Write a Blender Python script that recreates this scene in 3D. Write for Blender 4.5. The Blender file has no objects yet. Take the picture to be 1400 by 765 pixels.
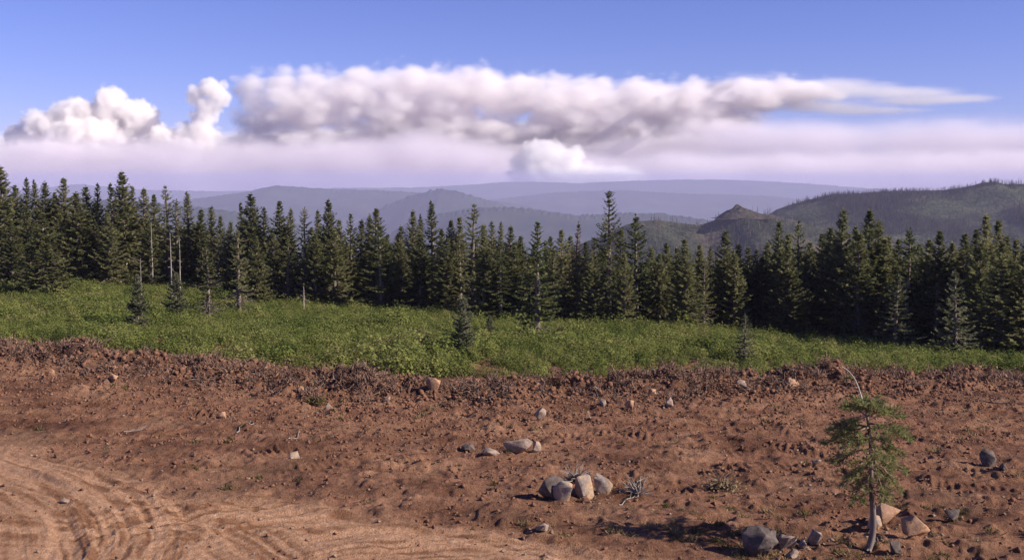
import bpy, bmesh, math, random
import numpy as np
from mathutils import Vector, Matrix

# ------------------------------------------------------------------ camera
scene = bpy.context.scene
COL = scene.collection
F_PX, HZ, CAM_H = 1501.0, 245.0, 8.0          # focal length in photo pixels, horizon row, camera height
PITCH = math.atan((382.5 - HZ) / F_PX)
cam_d = bpy.data.cameras.new('camera')
cam = bpy.data.objects.new('camera', cam_d)
COL.objects.link(cam)
cam.location = (0, 0, CAM_H)
cam.rotation_euler = (math.pi / 2 - PITCH, 0, 0)
cam_d.sensor_width = 36.0
cam_d.lens = 36.0 * F_PX / 1400.0
cam_d.clip_start = 0.1
cam_d.clip_end = 200000.0
scene.camera = cam

# ------------------------------------------------------------------ sun, sky, exposure
SUN_EL, SUN_AZ = math.radians(31), math.radians(-16)     # azimuth from +X towards +Y
sun_dir = Vector((math.cos(SUN_EL) * math.cos(SUN_AZ), math.cos(SUN_EL) * math.sin(SUN_AZ), math.sin(SUN_EL)))
sd = bpy.data.lights.new('sun', 'SUN')
sd.energy = 5.0
sd.angle = math.radians(0.5)
sd.color = (1.0, 0.90, 0.78)
so = bpy.data.objects.new('sun', sd)
COL.objects.link(so)
so.location = (60, 20, 60)
so.rotation_euler = (-sun_dir).to_track_quat('-Z', 'Y').to_euler()

world = bpy.data.worlds.new('World')
scene.world = world
world.use_nodes = True
wn, wl = world.node_tree.nodes, world.node_tree.links
wn.clear()
w_out = wn.new('ShaderNodeOutputWorld')
w_bg = wn.new('ShaderNodeBackground')
w_sky = wn.new('ShaderNodeTexSky')
w_sky.sky_type = 'NISHITA'
w_sky.sun_disc = False
w_sky.sun_elevation = SUN_EL
w_sky.sun_rotation = math.pi / 2 - SUN_AZ
w_sky.altitude = 1800
w_sky.air_density = 1.0
w_sky.dust_density = 0.1
w_sky.ozone_density = 4.0
w_bg.inputs['Strength'].default_value = 0.072
w_tint = wn.new('ShaderNodeVectorMath')
w_tint.operation = 'MULTIPLY'
w_tint.inputs[1].default_value = (0.90, 0.75, 1.20)
wl.new(w_sky.outputs['Color'], w_tint.inputs[0])
wl.new(w_tint.outputs[0], w_bg.inputs['Color'])
wl.new(w_bg.outputs[0], w_out.inputs['Surface'])

vs = scene.view_settings
vs.view_transform = 'Standard'
vs.look = 'None'
vs.exposure = 0.65
vs.gamma = 1.0
vs.use_curve_mapping = False
scene.render.engine = 'CYCLES'
cy = scene.cycles
cy.max_bounces = 20
cy.diffuse_bounces = 2
cy.glossy_bounces = 1
cy.transmission_bounces = 2
cy.transparent_max_bounces = 4
cy.volume_bounces = 18
cy.volume_step_rate = 2.5
cy.volume_max_steps = 256
cy.use_denoising = True

rng = np.random.default_rng(11)
random.seed(11)

def ray(px, py):
    """Direction of a photo pixel, y component 1 (x and z per metre of depth)."""
    u, v = (px - 700.0) / F_PX, (382.5 - py) / F_PX
    c, s = math.cos(PITCH), math.sin(PITCH)
    dx, dy, dz = u, c + v * s, -s + v * c
    return dx / dy, dz / dy

def at_depth(px, py, Y):
    a, b = ray(px, py)
    return Vector((a * Y, Y, CAM_H + b * Y))

# ------------------------------------------------------------------ helpers
def link(name, me, parent=None, mat=None, loc=None):
    o = bpy.data.objects.new(name, me)
    COL.objects.link(o)
    if parent is not None:
        o.parent = parent
    if mat is not None and not me.materials:
        me.materials.append(mat)
    if loc is not None:
        o.location = loc
    return o

def mesh(name, verts, faces, smooth=False):
    me = bpy.data.meshes.new(name)
    verts = np.asarray(verts, dtype=np.float32)
    if isinstance(faces, np.ndarray):
        n = faces.shape[1]
        me.vertices.add(len(verts))
        me.vertices.foreach_set('co', verts.ravel())
        me.loops.add(faces.size)
        me.loops.foreach_set('vertex_index', faces.ravel().astype(np.int32))
        me.polygons.add(len(faces))
        me.polygons.foreach_set('loop_start', np.arange(0, faces.size, n, dtype=np.int32))
        me.polygons.foreach_set('loop_total', np.full(len(faces), n, dtype=np.int32))
        me.update(calc_edges=True)
    else:
        me.from_pydata([tuple(map(float, v)) for v in verts], [], faces)
    if smooth:
        me.polygons.foreach_set('use_smooth', np.ones(len(me.polygons), dtype=bool))
    me.update()
    return me

def tag(o, label, cat, group=None):
    o['label'] = label
    o['category'] = cat
    if group:
        o['group'] = group
    return o

def new_mat(name):
    m = bpy.data.materials.new(name)
    m.use_nodes = True
    nt = m.node_tree
    nt.nodes.clear()
    return m, nt

def node(nt, typ, **kw):
    n = nt.nodes.new(typ)
    for k, v in kw.items():
        if k == 'inp':
            for i, val in v.items():
                if isinstance(val, bpy.types.NodeSocket):
                    nt.links.new(val, n.inputs[i])
                else:
                    n.inputs[i].default_value = val
        else:
            setattr(n, k, v)
    return n

def ramp(nt, fac, stops):
    r = nt.nodes.new('ShaderNodeValToRGB')
    e = r.color_ramp.elements
    while len(e) < len(stops):
        e.new(0.5)
    for k, (p, c) in enumerate(stops):
        e[k].position = p
        e[k].color = (*c, 1) if len(c) == 3 else c
    nt.links.new(fac, r.inputs[0])
    return r.outputs[0]

# value noise used to shape the ground, rocks and hills
def _hash(ix, iy, seed):
    h = (ix.astype(np.int64) * 374761393 + iy.astype(np.int64) * 668265263 + seed * 1442695041) & 0xFFFFFFFF
    h = ((h ^ (h >> 13)) * 1274126177) & 0xFFFFFFFF
    return ((h ^ (h >> 16)) & 0xFFFFFF) / float(0xFFFFFF)

def vnoise(x, y, seed=0):
    x, y = np.asarray(x, float), np.asarray(y, float)
    ix, iy = np.floor(x), np.floor(y)
    fx, fy = x - ix, y - iy
    ux, uy = fx * fx * (3 - 2 * fx), fy * fy * (3 - 2 * fy)
    a = _hash(ix, iy, seed); b = _hash(ix + 1, iy, seed)
    c = _hash(ix, iy + 1, seed); d = _hash(ix + 1, iy + 1, seed)
    return (a + (b - a) * ux) * (1 - uy) + (c + (d - c) * ux) * uy

def fbm(x, y, seed=0, octv=4, gain=0.5):
    s, amp, tot = 0.0, 1.0, 0.0
    x, y = np.asarray(x, float), np.asarray(y, float)
    for k in range(octv):
        s = s + amp * (vnoise(x, y, seed + k * 17) - 0.5)
        tot += amp
        amp *= gain
        x, y = x * 2.03 + 13.7, y * 2.03 + 7.1
    return s / tot * 2

def sstep(a, b, v):
    t = np.clip((np.asarray(v, float) - a) / (b - a), 0, 1)
    return t * t * (3 - 2 * t)
# ------------------------------------------------------------------ lie of the land
def gz(x, y):
    """Height of the hilltop: clearing, brush slope, then the drop into the valley."""
    x, y = np.asarray(x, float), np.asarray(y, float)
    z = -0.036 * x * sstep(22, 46, y) - (0.048 + 0.022 * sstep(-45, 5, x) + 0.034 * sstep(4, 38, x)) * np.maximum(y - 46, 0) * sstep(44, 60, y)
    z = z + 0.10 * fbm(x / 9.0, y / 9.0, 5, 3)
    d = np.maximum(y - (92 - 0.2 * x), 0)
    z = z - 0.16 * (np.sqrt(d * d + 400) - 20)
    e = np.maximum(np.abs(x) - 70, 0)
    return z - 0.05 * e

def hit(px, py, ymax=400.0):
    a, b = ray(px, py)
    Y = np.arange(12, ymax, 0.05)
    g = gz(a * Y, Y)
    k = np.argmax(CAM_H + b * Y <= g)
    if k == 0:
        raise ValueError('no ground at %s %s' % (px, py))
    return Vector((a * Y[k], Y[k], float(g[k])))

def grid_mesh(name, X, Y, Z, smooth=True):
    ny, nx = X.shape
    v = np.stack([X, Y, Z], -1).reshape(-1, 3)
    i = np.arange(ny * nx).reshape(ny, nx)
    f = np.stack([i[:-1, :-1], i[:-1, 1:], i[1:, 1:], i[1:, :-1]], -1).reshape(-1, 4)
    return mesh(name, v, f, smooth)

def bsdf(nt, col, rough=0.9, spec=0.2, normal=None):
    p = node(nt, 'ShaderNodeBsdfPrincipled', inp={'Roughness': rough, 'Specular IOR Level': spec})
    if isinstance(col, bpy.types.NodeSocket):
        nt.links.new(col, p.inputs['Base Color'])
    else:
        p.inputs['Base Color'].default_value = (*col, 1)
    if normal is not None:
        nt.links.new(normal, p.inputs['Normal'])
    o = node(nt, 'ShaderNodeOutputMaterial')
    nt.links.new(p.outputs[0], o.inputs['Surface'])
    return p

def noise(nt, scale, detail=4, rough=0.55, vec=None, stretch=None):
    tc = node(nt, 'ShaderNodeTexCoord')
    v = tc.outputs['Object']
    if stretch:
        mp = node(nt, 'ShaderNodeMapping', inp={'Vector': v, 'Scale': stretch})
        v = mp.outputs[0]
    n = node(nt, 'ShaderNodeTexNoise', inp={'Vector': v, 'Scale': scale, 'Detail': detail, 'Roughness': rough})
    return n.outputs[0]

def far_material(name, c1, c2, scale):
    m, nt = new_mat(name)
    n = noise(nt, scale, 8, 0.65)
    bsdf(nt, ramp(nt, n, [(0.35, c1), (0.65, c2)]), 1.0, 0.0)
    return m

forest_far = far_material('forest_far', (0.020, 0.030, 0.022), (0.050, 0.062, 0.042), 0.004)

def ridge(name, D, pts, slope, mat, nx=360, ny=40, bump=0.0, back=900.0, front=None, floor=-390.0, fringe=6.0, seed=1):
    """A hill whose crest runs through the given photo points at distance D."""
    P = np.array([tuple(at_depth(px, py, D))[0::2] for px, py in pts])
    xs = np.linspace(P[0, 0], P[-1, 0], nx)
    crest = np.interp(xs, P[:, 0], P[:, 1])
    w = max(3, nx // 110)
    ker = np.ones(w) / w
    crest = np.convolve(np.pad(crest, w, mode='edge'), ker, 'same')[w:-w]
    if front is None:
        front = (crest.max() - floor) / slope
    t = np.concatenate([-np.linspace(1, 0, ny) ** 1.5 * front, np.linspace(0, 1, 8)[1:] * back])
    X, T = np.meshgrid(xs, t)
    Yw = D + T + bump * 2.5 * fbm(X / (front * 0.35), T / (front * 0.35), seed + 3, 3) * np.minimum(1, np.abs(T) / (front * 0.2))
    C = np.broadcast_to(crest, X.shape)
    fall = np.abs(T) * slope
    Z = C - np.where(T < 0, fall, np.abs(T) * (slope * 1.2))
    Z = Z + bump * fbm(X / (front * 0.22), Yw / (front * 0.22), seed, 5) * np.minimum(1, fall / (bump * 3 + 1e-6))
    Z = Z + fringe * (vnoise(X / (fringe * 1.1), Yw / (fringe * 3), seed + 9) ** 2) * (np.abs(T) < front * 0.06)
    Z = np.maximum(Z, floor - 20)
    o = link(name, grid_mesh(name, X, Yw, Z), mat=mat)
    o['kind'] = 'structure'
    return o

VALLEY = -390.0
# valley floor sheet, reaching to behind the farthest ridge
gxx, gyy = np.meshgrid(np.linspace(-9500, 9500, 60), np.linspace(-300, 14600, 60))
v_ = link('valley', grid_mesh('valley', gxx, gyy, VALLEY + 12 * fbm(gxx / 1500, gyy / 1500, 8, 3)), mat=forest_far)
v_['kind'] = 'structure'

ridge('far_ridge', 12500, [(-250,268),(0,262),(60,257),(105,252),(150,256),(200,260),(300,262),(400,259),(480,257),(560,257),(640,253),(690,249),(740,249),(790,251),(850,248),(930,246),(1000,246),(1060,249),(1110,252),(1160,256),(1250,262),(1400,268),(1650,266)], 0.22, forest_far, 700, 30, 40, seed=21, fringe=14)
ridge('far_ridge', 9500, [(560,290),(640,277),(760,263),(850,260),(930,265),(1050,268),(1110,275),(1200,290),(1400,300)], 0.2, forest_far, 420, 30, 40, seed=31, fringe=10)
ridge('far_ridge', 7600, [(60,310),(200,284),(265,272),(300,268),(340,262),(375,254),(410,256),(450,259),(500,260),(550,262),(600,266),(700,278),(800,300)], 0.22, forest_far, 420, 30, 40, seed=41, fringe=10)
ridge('cone_hill', 6300, [(480,310),(520,284),(560,268),(585,262),(602,258),(620,261),(645,268),(680,278),(740,300)], 0.3, forest_far, 300, 30, 20, seed=51, fringe=10)
ridge('far_ridge', 4600, [(520,325),(560,305),(600,293),(630,287),(660,284),(700,284),(740,288),(790,295),(850,292),(900,292),(960,300),(1050,320)], 0.28, forest_far, 420, 40, 18, seed=61, fringe=9)
ridge('far_ridge', 4200, [(-300,270),(0,268),(120,272),(180,276),(240,281),(300,287),(380,300),(480,325)], 0.28, forest_far, 360, 40, 18, seed=71, fringe=9)
# ------------------------------------------------------------------ clearing: dirt, berm, wheel ruts, crawler tracks
def path(pts):
    return np.array([tuple(hit(px, py))[:2] for px, py in pts])

def along(P, X, Y):
    """Distance across and along a polyline for every ground point."""
    best = np.full(X.shape, 1e9); sgn = np.zeros(X.shape); run = np.zeros(X.shape)
    s0 = 0.0
    for (ax, ay), (bx, by) in zip(P[:-1], P[1:]):
        dx, dy = bx - ax, by - ay
        L = math.hypot(dx, dy)
        if L < 1e-6: continue
        t = np.clip(((X - ax) * dx + (Y - ay) * dy) / L ** 2, 0, 1)
        ex, ey = X - ax - t * dx, Y - ay - t * dy
        d = np.hypot(ex, ey)
        m = d < best
        best = np.where(m, d, best)
        sgn = np.where(m, np.sign(dx * ey - dy * ex), sgn)
        run = np.where(m, s0 + t * L, run)
        s0 += L
    return best, sgn * best, run

def resample(P, n=24):
    d = np.r_[0, np.cumsum(np.hypot(*np.diff(P, axis=0).T))]
    t = np.linspace(0, d[-1], n)
    Q = np.stack([np.interp(t, d, P[:, 0]), np.interp(t, d, P[:, 1])], 1)
    for _ in range(3):
        Q[1:-1] = (Q[:-2] + 2 * Q[1:-1] + Q[2:]) / 4
    return Q

BERM = resample(path([(-160,478),(0,484),(100,491),(200,500),(300,508),(400,519),(500,534),(600,538),(700,534),(760,526),(850,533),(950,526),(1050,526),(1150,521),(1250,521),(1400,520),(1560,518)]), 40)
RUTS = [resample(path(p)) for p in (
    [(-60,585),(0,600),(80,630),(160,648),(260,660),(380,680),(520,700),(680,728),(800,764)],
    [(-60,600),(0,618),(100,655),(200,672),(320,688),(460,710),(600,735),(720,764)],
    [(-60,625),(0,640),(70,660),(120,690),(140,730),(130,764)],
    [(-60,650),(0,665),(50,680),(90,710),(100,764)],
    [(-40,600),(20,612),(120,640),(190,680),(215,720),(200,764)],
    [(160,764),(330,722),(480,706),(640,704),(760,712)],
    [(330,764),(470,735),(620,728),(760,745)],
    [(-40,700),(40,720),(200,715),(420,690),(560,684)],
    [(-60,610),(60,625),(220,690),(330,730),(380,764)],
    [(60,764),(220,700),(420,668),(560,690),(760,728)],
    [(420,764),(560,745),(720,738),(860,760)])]
CRAWL = [resample(path(p)) for p in (
    [(330,650),(450,636),(600,602),(760,590),(900,597)],
    [(300,632),(430,612),(560,580),(740,566),(900,572)],
    [(880,612),(1000,602),(1120,618),(1250,600),(1420,590)],
    [(1110,662),(1230,655),(1420,668)],
    [(950,646),(1080,640),(1200,646)],
    [(840,690),(950,702),(1100,690)],
    [(20,560),(200,585),(350,592)],
    [(560,660),(660,650),(760,690)],
    [(900,660),(1010,640),(1180,585),(1400,560)])]
ROAD_EDGE = resample(path([(-120,575),(0,596),(100,630),(220,655),(340,672),(480,692),(620,712),(760,735),(880,764)]), 30)

def berm_y(x):
    return np.interp(x, BERM[:, 0], BERM[:, 1])

def clearing_fields(X, Y):
    db, sb, rb = along(BERM, X, Y)
    behind = Y - berm_y(X)
    _, se, _ = along(ROAD_EDGE, X, Y)
    road = sstep(-0.5, 1.4, -se + 0.9 * fbm(X / 1.6, Y / 1.6, 12, 3))
    road = road * sstep(-2, -8, behind)
    rough = (1 - 0.8 * road)
    z = gz(X, Y)
    # churned soil
    z = z + rough * (0.10 * fbm(X / 1.7, Y / 1.7, 31, 3) + 0.17 * np.maximum(fbm(X / 0.6, Y / 0.6, 32, 3), -0.12) + 0.14 * np.maximum(fbm(X / 0.24, Y / 0.24, 33, 2), 0.02) * (1 - 0.6 * vnoise(X / 3, Y / 3, 36)))
    z = z + road * (0.03 * fbm(X / 1.1, Y / 1.1, 34, 3) + 0.008 * fbm(X / 0.12, Y / 0.12, 35, 2))
    # pushed-up berm at the edge of the brush
    h = 0.30 + 0.62 * fbm(X / 2.0, Y / 2.0, 41, 3)
    bm = np.exp(-(db / 1.15) ** 2)
    z = z + bm * np.maximum(h, 0.05) + np.exp(-(db / 2.4) ** 2) * (0.34 * np.maximum(fbm(X / 0.8, Y / 0.8, 42, 3), -0.3) + 0.16 * np.maximum(fbm(X / 0.27, Y / 0.27, 43, 2), -0.2))
    rut = np.zeros_like(X)
    # wheel ruts on the track
    for k, P in enumerate(RUTS):
        d, s, r = along(P, X, Y)
        w = sstep(2.0, 0.2, d) * sstep(0, 2.5, r) * road
        rut = rut + w * (vnoise(s * 7 + 2 * fbm(r / 2, r * 0, 57, 2), r * 0.35, 90 + k) - 0.45)
        z = z - w * sstep(0.30, 0.10, d) * 0.012 + w * sstep(0.16, 0.0, np.abs(d - 0.36)) * 0.010
        z = z + w * 0.020 * (vnoise(s * 15 + 2 * fbm(r / 2, r * 0, 55, 2), r * 0.5, 50 + k) - 0.5) * 2 + w * 0.042 * (vnoise(s * 4.5 + 1.5 * fbm(r / 3, r * 0, 56, 2), r * 0.3, 60 + k) - 0.5) * 2
    # cleated crawler prints
    crawl = np.zeros_like(X)
    for k, P in enumerate(CRAWL):
        for off in (0.0, 1.9):
            d, s, r = along(P, X, Y)
            d = np.abs(s - off)
            fade = sstep(0.36, 0.26, d) * sstep(-0.1, 0.25, fbm(r / 1.6, r * 0 + k + off, 70 + k, 3) + 0.22) * sstep(-0.6, 0.3, fbm(X / 0.8, Y / 0.8, 78, 2))
            rib = np.abs(((r / 0.23) % 1.0) - 0.5) * 2
            z = z + fade * (-0.026 + 0.050 * sstep(0.3, 0.9, rib + 0.35 * fbm(X / 0.25, Y / 0.25, 77, 2))) * (1 - 0.6 * road)
            crawl = np.maximum(crawl, fade)
    # the rough apron of loose soil that runs down from the berm
    ap = sstep(-9, -2, behind) * sstep(1.5, -0.5, behind)
    z = z + ap * 0.13 * np.maximum(fbm(X / 0.45, Y / 0.45, 81, 3), -0.15)
    clearing_fields.rut = rut
    # scraped bands left by the blade
    z = z + (1 - road) * sstep(-1, -5, behind) * 0.07 * fbm(X / 3.2 + 0.4 * Y, Y / 0.45, 83, 3)
    return z, road, bm, behind, crawl

rows = 16.5 * np.exp(np.linspace(0, math.log(54 / 16.5), 520))
Uc, Yc = np.meshgrid(np.linspace(-1, 1, 1120), rows)
Xc = Uc * (Yc * 0.50 + 6.0)
Zc, ROADc, BERMc, BEHc, CRAWLc = clearing_fields(Xc, Yc)
RUTc = clearing_fields.rut
Zc = np.where(BEHc > 1.2, np.maximum(Zc - 0.02 * (BEHc - 1.2), gz(Xc, Yc) - 0.1), Zc)

def zc(x, y):
    """Ground height in the clearing at single points."""
    x, y = np.atleast_1d(np.asarray(x, float)), np.atleast_1d(np.asarray(y, float))
    return clearing_fields(x, y)[0]

def zc_local(x, y):
    """Fast lookup in the clearing sheet."""
    x, y = np.asarray(x, float), np.asarray(y, float)
    fr = np.clip(np.log(np.maximum(y, 16.5) / 16.5) / math.log(54 / 16.5) * 519, 0, 518.99)
    fc = np.clip((x / (y * 0.50 + 6.0) + 1) / 2 * 1119, 0, 1118.99)
    r, c = fr.astype(int), fc.astype(int)
    a, b = fr - r, fc - c
    return (Zc[r, c] * (1 - a) * (1 - b) + Zc[r + 1, c] * a * (1 - b) + Zc[r, c + 1] * (1 - a) * b + Zc[r + 1, c + 1] * a * b)

def dirt_hit(px, py):
    a, b = ray(px, py)
    Y = np.arange(16.6, 53.5, 0.02)
    g = zc_local(a * Y, Y)
    k = np.argmax(CAM_H + b * Y <= g)
    return Vector((a * Y[k], Y[k], float(g[k])))

def dirt_material():
    m, nt = new_mat('red_dirt')
    road = node(nt, 'ShaderNodeAttribute', attribute_name='road').outputs['Fac']
    dark = node(nt, 'ShaderNodeAttribute', attribute_name='litter').outputs['Fac']
    n1 = noise(nt, 0.45, 6, 0.6)
    n2 = noise(nt, 5.0, 8, 0.7)
    n3 = noise(nt, 26.0, 4, 0.65)
    def mix(a, b, f, typ='MIX'):
        k = node(nt, 'ShaderNodeMix', data_type='RGBA', blend_type=typ)
        for s, q in ((k.inputs[0], f), (k.inputs[6], a), (k.inputs[7], b)):
            if isinstance(q, bpy.types.NodeSocket): nt.links.new(q, s)
            elif isinstance(q, float): s.default_value = q
            else: s.default_value = (*q, 1)
        return k.outputs[2]
    soil = ramp(nt, n1, [(0.32, (0.150, 0.073, 0.045)), (0.5, (0.242, 0.122, 0.073)), (0.68, (0.318, 0.176, 0.107))])
    soil = mix(soil, ramp(nt, n2, [(0.3, (0.40, 0.37, 0.36)), (0.52, (1.0, 1.0, 1.0)), (0.72, (1.35, 1.3, 1.25))]), 0.85, 'MULTIPLY')
    pale = ramp(nt, n2, [(0.3, (0.31, 0.165, 0.095)), (0.55, (0.44, 0.255, 0.152)), (0.75, (0.53, 0.355, 0.24))])
    rut = node(nt, 'ShaderNodeAttribute', attribute_name='rut').outputs['Fac']
    pale = mix(pale, ramp(nt, rut, [(0.25, (0.62, 0.52, 0.46)), (0.5, (1.0, 0.97, 0.93)), (0.8, (1.2, 1.2, 1.22))]), 0.9, 'MULTIPLY')
    bands = node(nt, 'ShaderNodeTexNoise', inp={'Vector': node(nt, 'ShaderNodeMapping', inp={'Vector': node(nt, 'ShaderNodeTexCoord').outputs['Object'], 'Scale': (0.22, 1.3, 1.0)}).outputs[0], 'Scale': 1.0, 'Detail': 5.0}).outputs[0]
    soil = mix(soil, ramp(nt, bands, [(0.34, (0.66, 0.60, 0.58)), (0.5, (1.0, 1.0, 1.0)), (0.66, (1.22, 1.2, 1.2))]), 0.9, 'MULTIPLY')
    soil = mix(soil, pale, road)
    litter = ramp(nt, n3, [(0.3, (0.050, 0.030, 0.020)), (0.55, (0.140, 0.078, 0.050)), (0.75, (0.24, 0.16, 0.11))])
    soil = mix(soil, litter, dark)
    # small pale crumbs
    vo = node(nt, 'ShaderNodeTexVoronoi', inp={'Scale': 11.0, 'Vector': node(nt, 'ShaderNodeTexCoord').outputs['Object']})
    cr = ramp(nt, vo.outputs['Distance'], [(0.10, (1, 1, 1)), (0.17, (0, 0, 0))])
    sel = ramp(nt, n2, [(0.56, (0, 0, 0)), (0.62, (0.5, 0.5, 0.5))])
    k = node(nt, 'ShaderNodeMath', operation='MULTIPLY', inp={0: cr, 1: sel}).outputs[0]
    soil = mix(soil, (0.40, 0.28, 0.21), k)
    bsum = node(nt, 'ShaderNodeMath', operation='MULTIPLY_ADD', inp={0: n2, 1: 1.6, 2: n3}).outputs[0]
    bump = node(nt, 'ShaderNodeBump', inp={'Strength': 1.0, 'Distance': 0.09, 'Height': bsum}).outputs[0]
    bsdf(nt, soil, 0.95, 0.1, bump)
    return m

cm = grid_mesh('ground', Xc, Yc, Zc)
at_ = cm.attributes.new('road', 'FLOAT', 'POINT')
at_.data.foreach_set('value', ROADc.ravel().astype(np.float32))
lit_ = np.clip(BERMc * 0.45 + sstep(-6, 0, BEHc) * 0.25 + sstep(0.15, 0.5, fbm(Xc / 2.2, Yc / 1.2, 91, 4)) * 0.45 * (1 - ROADc), 0, 1)
at_ = cm.attributes.new('litter', 'FLOAT', 'POINT')
at_.data.foreach_set('value', lit_.ravel().astype(np.float32))
at_ = cm.attributes.new('rut', 'FLOAT', 'POINT')
at_.data.foreach_set('value', np.clip(0.5 + 0.9 * RUTc, 0, 1).ravel().astype(np.float32))
MAT_DIRT = dirt_material()
ground = link('ground', cm, mat=MAT_DIRT)
ground['kind'] = 'structure'

# hilltop around and beyond the clearing, one sheet that runs down into the valley
hxs = np.concatenate([-np.geomspace(1500, 62, 28), np.linspace(-60, 60, 150), np.geomspace(62, 1500, 28)])
hys = np.concatenate([np.linspace(-260, 5, 18), np.linspace(8, 130, 150), np.geomspace(133, 2300, 44)])
Xh, Yh = np.meshgrid(hxs, hys)
Zh = gz(Xh, Yh) + 0.12 * fbm(Xh / 1.5, Yh / 1.5, 15, 3)
inside = sstep(0.0, 1.5, (Yh * 0.5 + 5.5) - np.abs(Xh)) * sstep(17, 19, Yh) * sstep(53.0, 51.0, Yh)
Zh = Zh - 0.9 * inside
Zh = np.maximum(Zh, VALLEY - 15)
def brush_floor_material():
    m, nt = new_mat('brush_floor')
    n = noise(nt, 2.5, 8, 0.65)
    n2 = noise(nt, 14.0, 4, 0.6)
    bump = node(nt, 'ShaderNodeBump', inp={'Strength': 0.6, 'Distance': 0.06, 'Height': n2}).outputs[0]
    floor = ramp(nt, n, [(0.35, (0.035, 0.030, 0.018)), (0.55, (0.075, 0.060, 0.035)), (0.7, (0.12, 0.085, 0.05))])
    dirt = ramp(nt, n, [(0.32, (0.15, 0.072, 0.043)), (0.55, (0.26, 0.128, 0.073)), (0.7, (0.33, 0.18, 0.106))])
    k = node(nt, 'ShaderNodeMix', data_type='RGBA', inp={0: node(nt, 'ShaderNodeAttribute', attribute_name='cleared').outputs['Fac'], 6: floor, 7: dirt})
    bsdf(nt, k.outputs[2], 1.0, 0.0, bump)
    return m
hm_ = grid_mesh('hilltop_ground', Xh, Yh, Zh)
at_ = hm_.attributes.new('cleared', 'FLOAT', 'POINT')
at_.data.foreach_set('value', sstep(1.0, -1.0, Yh - berm_y(Xh)).ravel().astype(np.float32))
hill_top = link('hilltop_ground', hm_, mat=brush_floor_material())
hill_top['kind'] = 'structure'
# ------------------------------------------------------------------ leaf, twig and rock shapes
def kites(B, D, S, mid=0.45):
    """Pointed leaf faces: base B, direction D (length), side S (half width)."""
    n = len(B)
    V = np.stack([B, B + D * mid + S, B + D, B + D * mid - S], 1).reshape(-1, 3)
    Fc = np.arange(n * 4).reshape(n, 4)
    return V, Fc

def unit(v):
    return v / np.maximum(np.linalg.norm(v, axis=-1, keepdims=True), 1e-9)

def tube(pts, radii, sides=6, cap=True):
    pts = np.asarray(pts, float)
    n = len(pts)
    t = unit(np.gradient(pts, axis=0))
    ref = np.where(np.abs(t[:, 2:3]) > 0.9, np.array([[1.0, 0, 0]]), np.array([[0, 0, 1.0]]))
    u = unit(np.cross(t, ref)); w = np.cross(t, u)
    a = np.linspace(0, 2 * math.pi, sides, endpoint=False)
    V = (pts[:, None] + (u[:, None] * np.cos(a)[None, :, None] + w[:, None] * np.sin(a)[None, :, None]) * np.asarray(radii)[:, None, None]).reshape(-1, 3)
    F = []
    for i in range(n - 1):
        for j in range(sides):
            k = (j + 1) % sides
            F.append((i * sides + j, i * sides + k, (i + 1) * sides + k, (i + 1) * sides + j))
    return V, np.array(F)

def join(parts):
    V, F, o = [], [], 0
    for v, f in parts:
        V.append(v); F.append(f + o); o += len(v)
    return np.concatenate(V), np.concatenate(F)

_ico = {}
def ico(sub):
    if sub not in _ico:
        bm = bmesh.new()
        bmesh.ops.create_icosphere(bm, subdivisions=sub, radius=1.0)
        bm.verts.ensure_lookup_table()
        _ico[sub] = (np.array([v.co[:] for v in bm.verts]), np.array([[v.index for v in f.verts] for f in bm.faces]))
        bm.free()
    return _ico[sub]

def rock_mesh(name, size, seed, sub=3, cuts=9, rough=0.05):
    """Broken, angular boulder: hull of a few points, worn edges, pitted faces; stands on z = 0."""
    r = np.random.default_rng(seed)
    bm = bmesh.new()
    q = unit(r.normal(size=(cuts, 3))) * r.uniform(0.72, 1.0, (cuts, 1))
    q[:, 2] *= 0.9
    for p in q:
        bm.verts.new(p)
    res = bmesh.ops.convex_hull(bm, input=bm.verts)
    junk = [e for e in res['geom_interior'] + res['geom_unused'] if isinstance(e, bmesh.types.BMVert)]
    if junk:
        bmesh.ops.delete(bm, geom=list(set(junk)), context='VERTS')
    if sub > 1:
        bmesh.ops.bevel(bm, geom=list(bm.edges), offset=0.022, segments=1, affect='EDGES')
        bmesh.ops.triangulate(bm, faces=bm.faces)
        bmesh.ops.subdivide_edges(bm, edges=list(bm.edges), cuts=sub - 1, use_grid_fill=True)
        bmesh.ops.triangulate(bm, faces=bm.faces)
    bm.verts.index_update()
    P = np.array([v.co[:] for v in bm.verts]); Fc = np.array([[v.index for v in f.verts] for f in bm.faces])
    bm.free()
    if sub > 1:
        w = P * 3.1 + seed
        k = (vnoise(w[:, 0] + w[:, 2] * 0.8, w[:, 1] - w[:, 2] * 0.7, seed) - 0.5) + 0.6 * (vnoise(w[:, 0] * 3 + 5, w[:, 1] * 3 + w[:, 2] * 3, seed + 1) - 0.5)
        P = P * (1 + rough * 2 * k)[:, None]
    lo, hi = P.min(0), P.max(0)
    P = (P - (lo + hi) / 2) / (hi - lo) * np.asarray(size)
    P[:, 2] += size[2] * 0.5
    return mesh(name, P, Fc, smooth=False)

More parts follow.
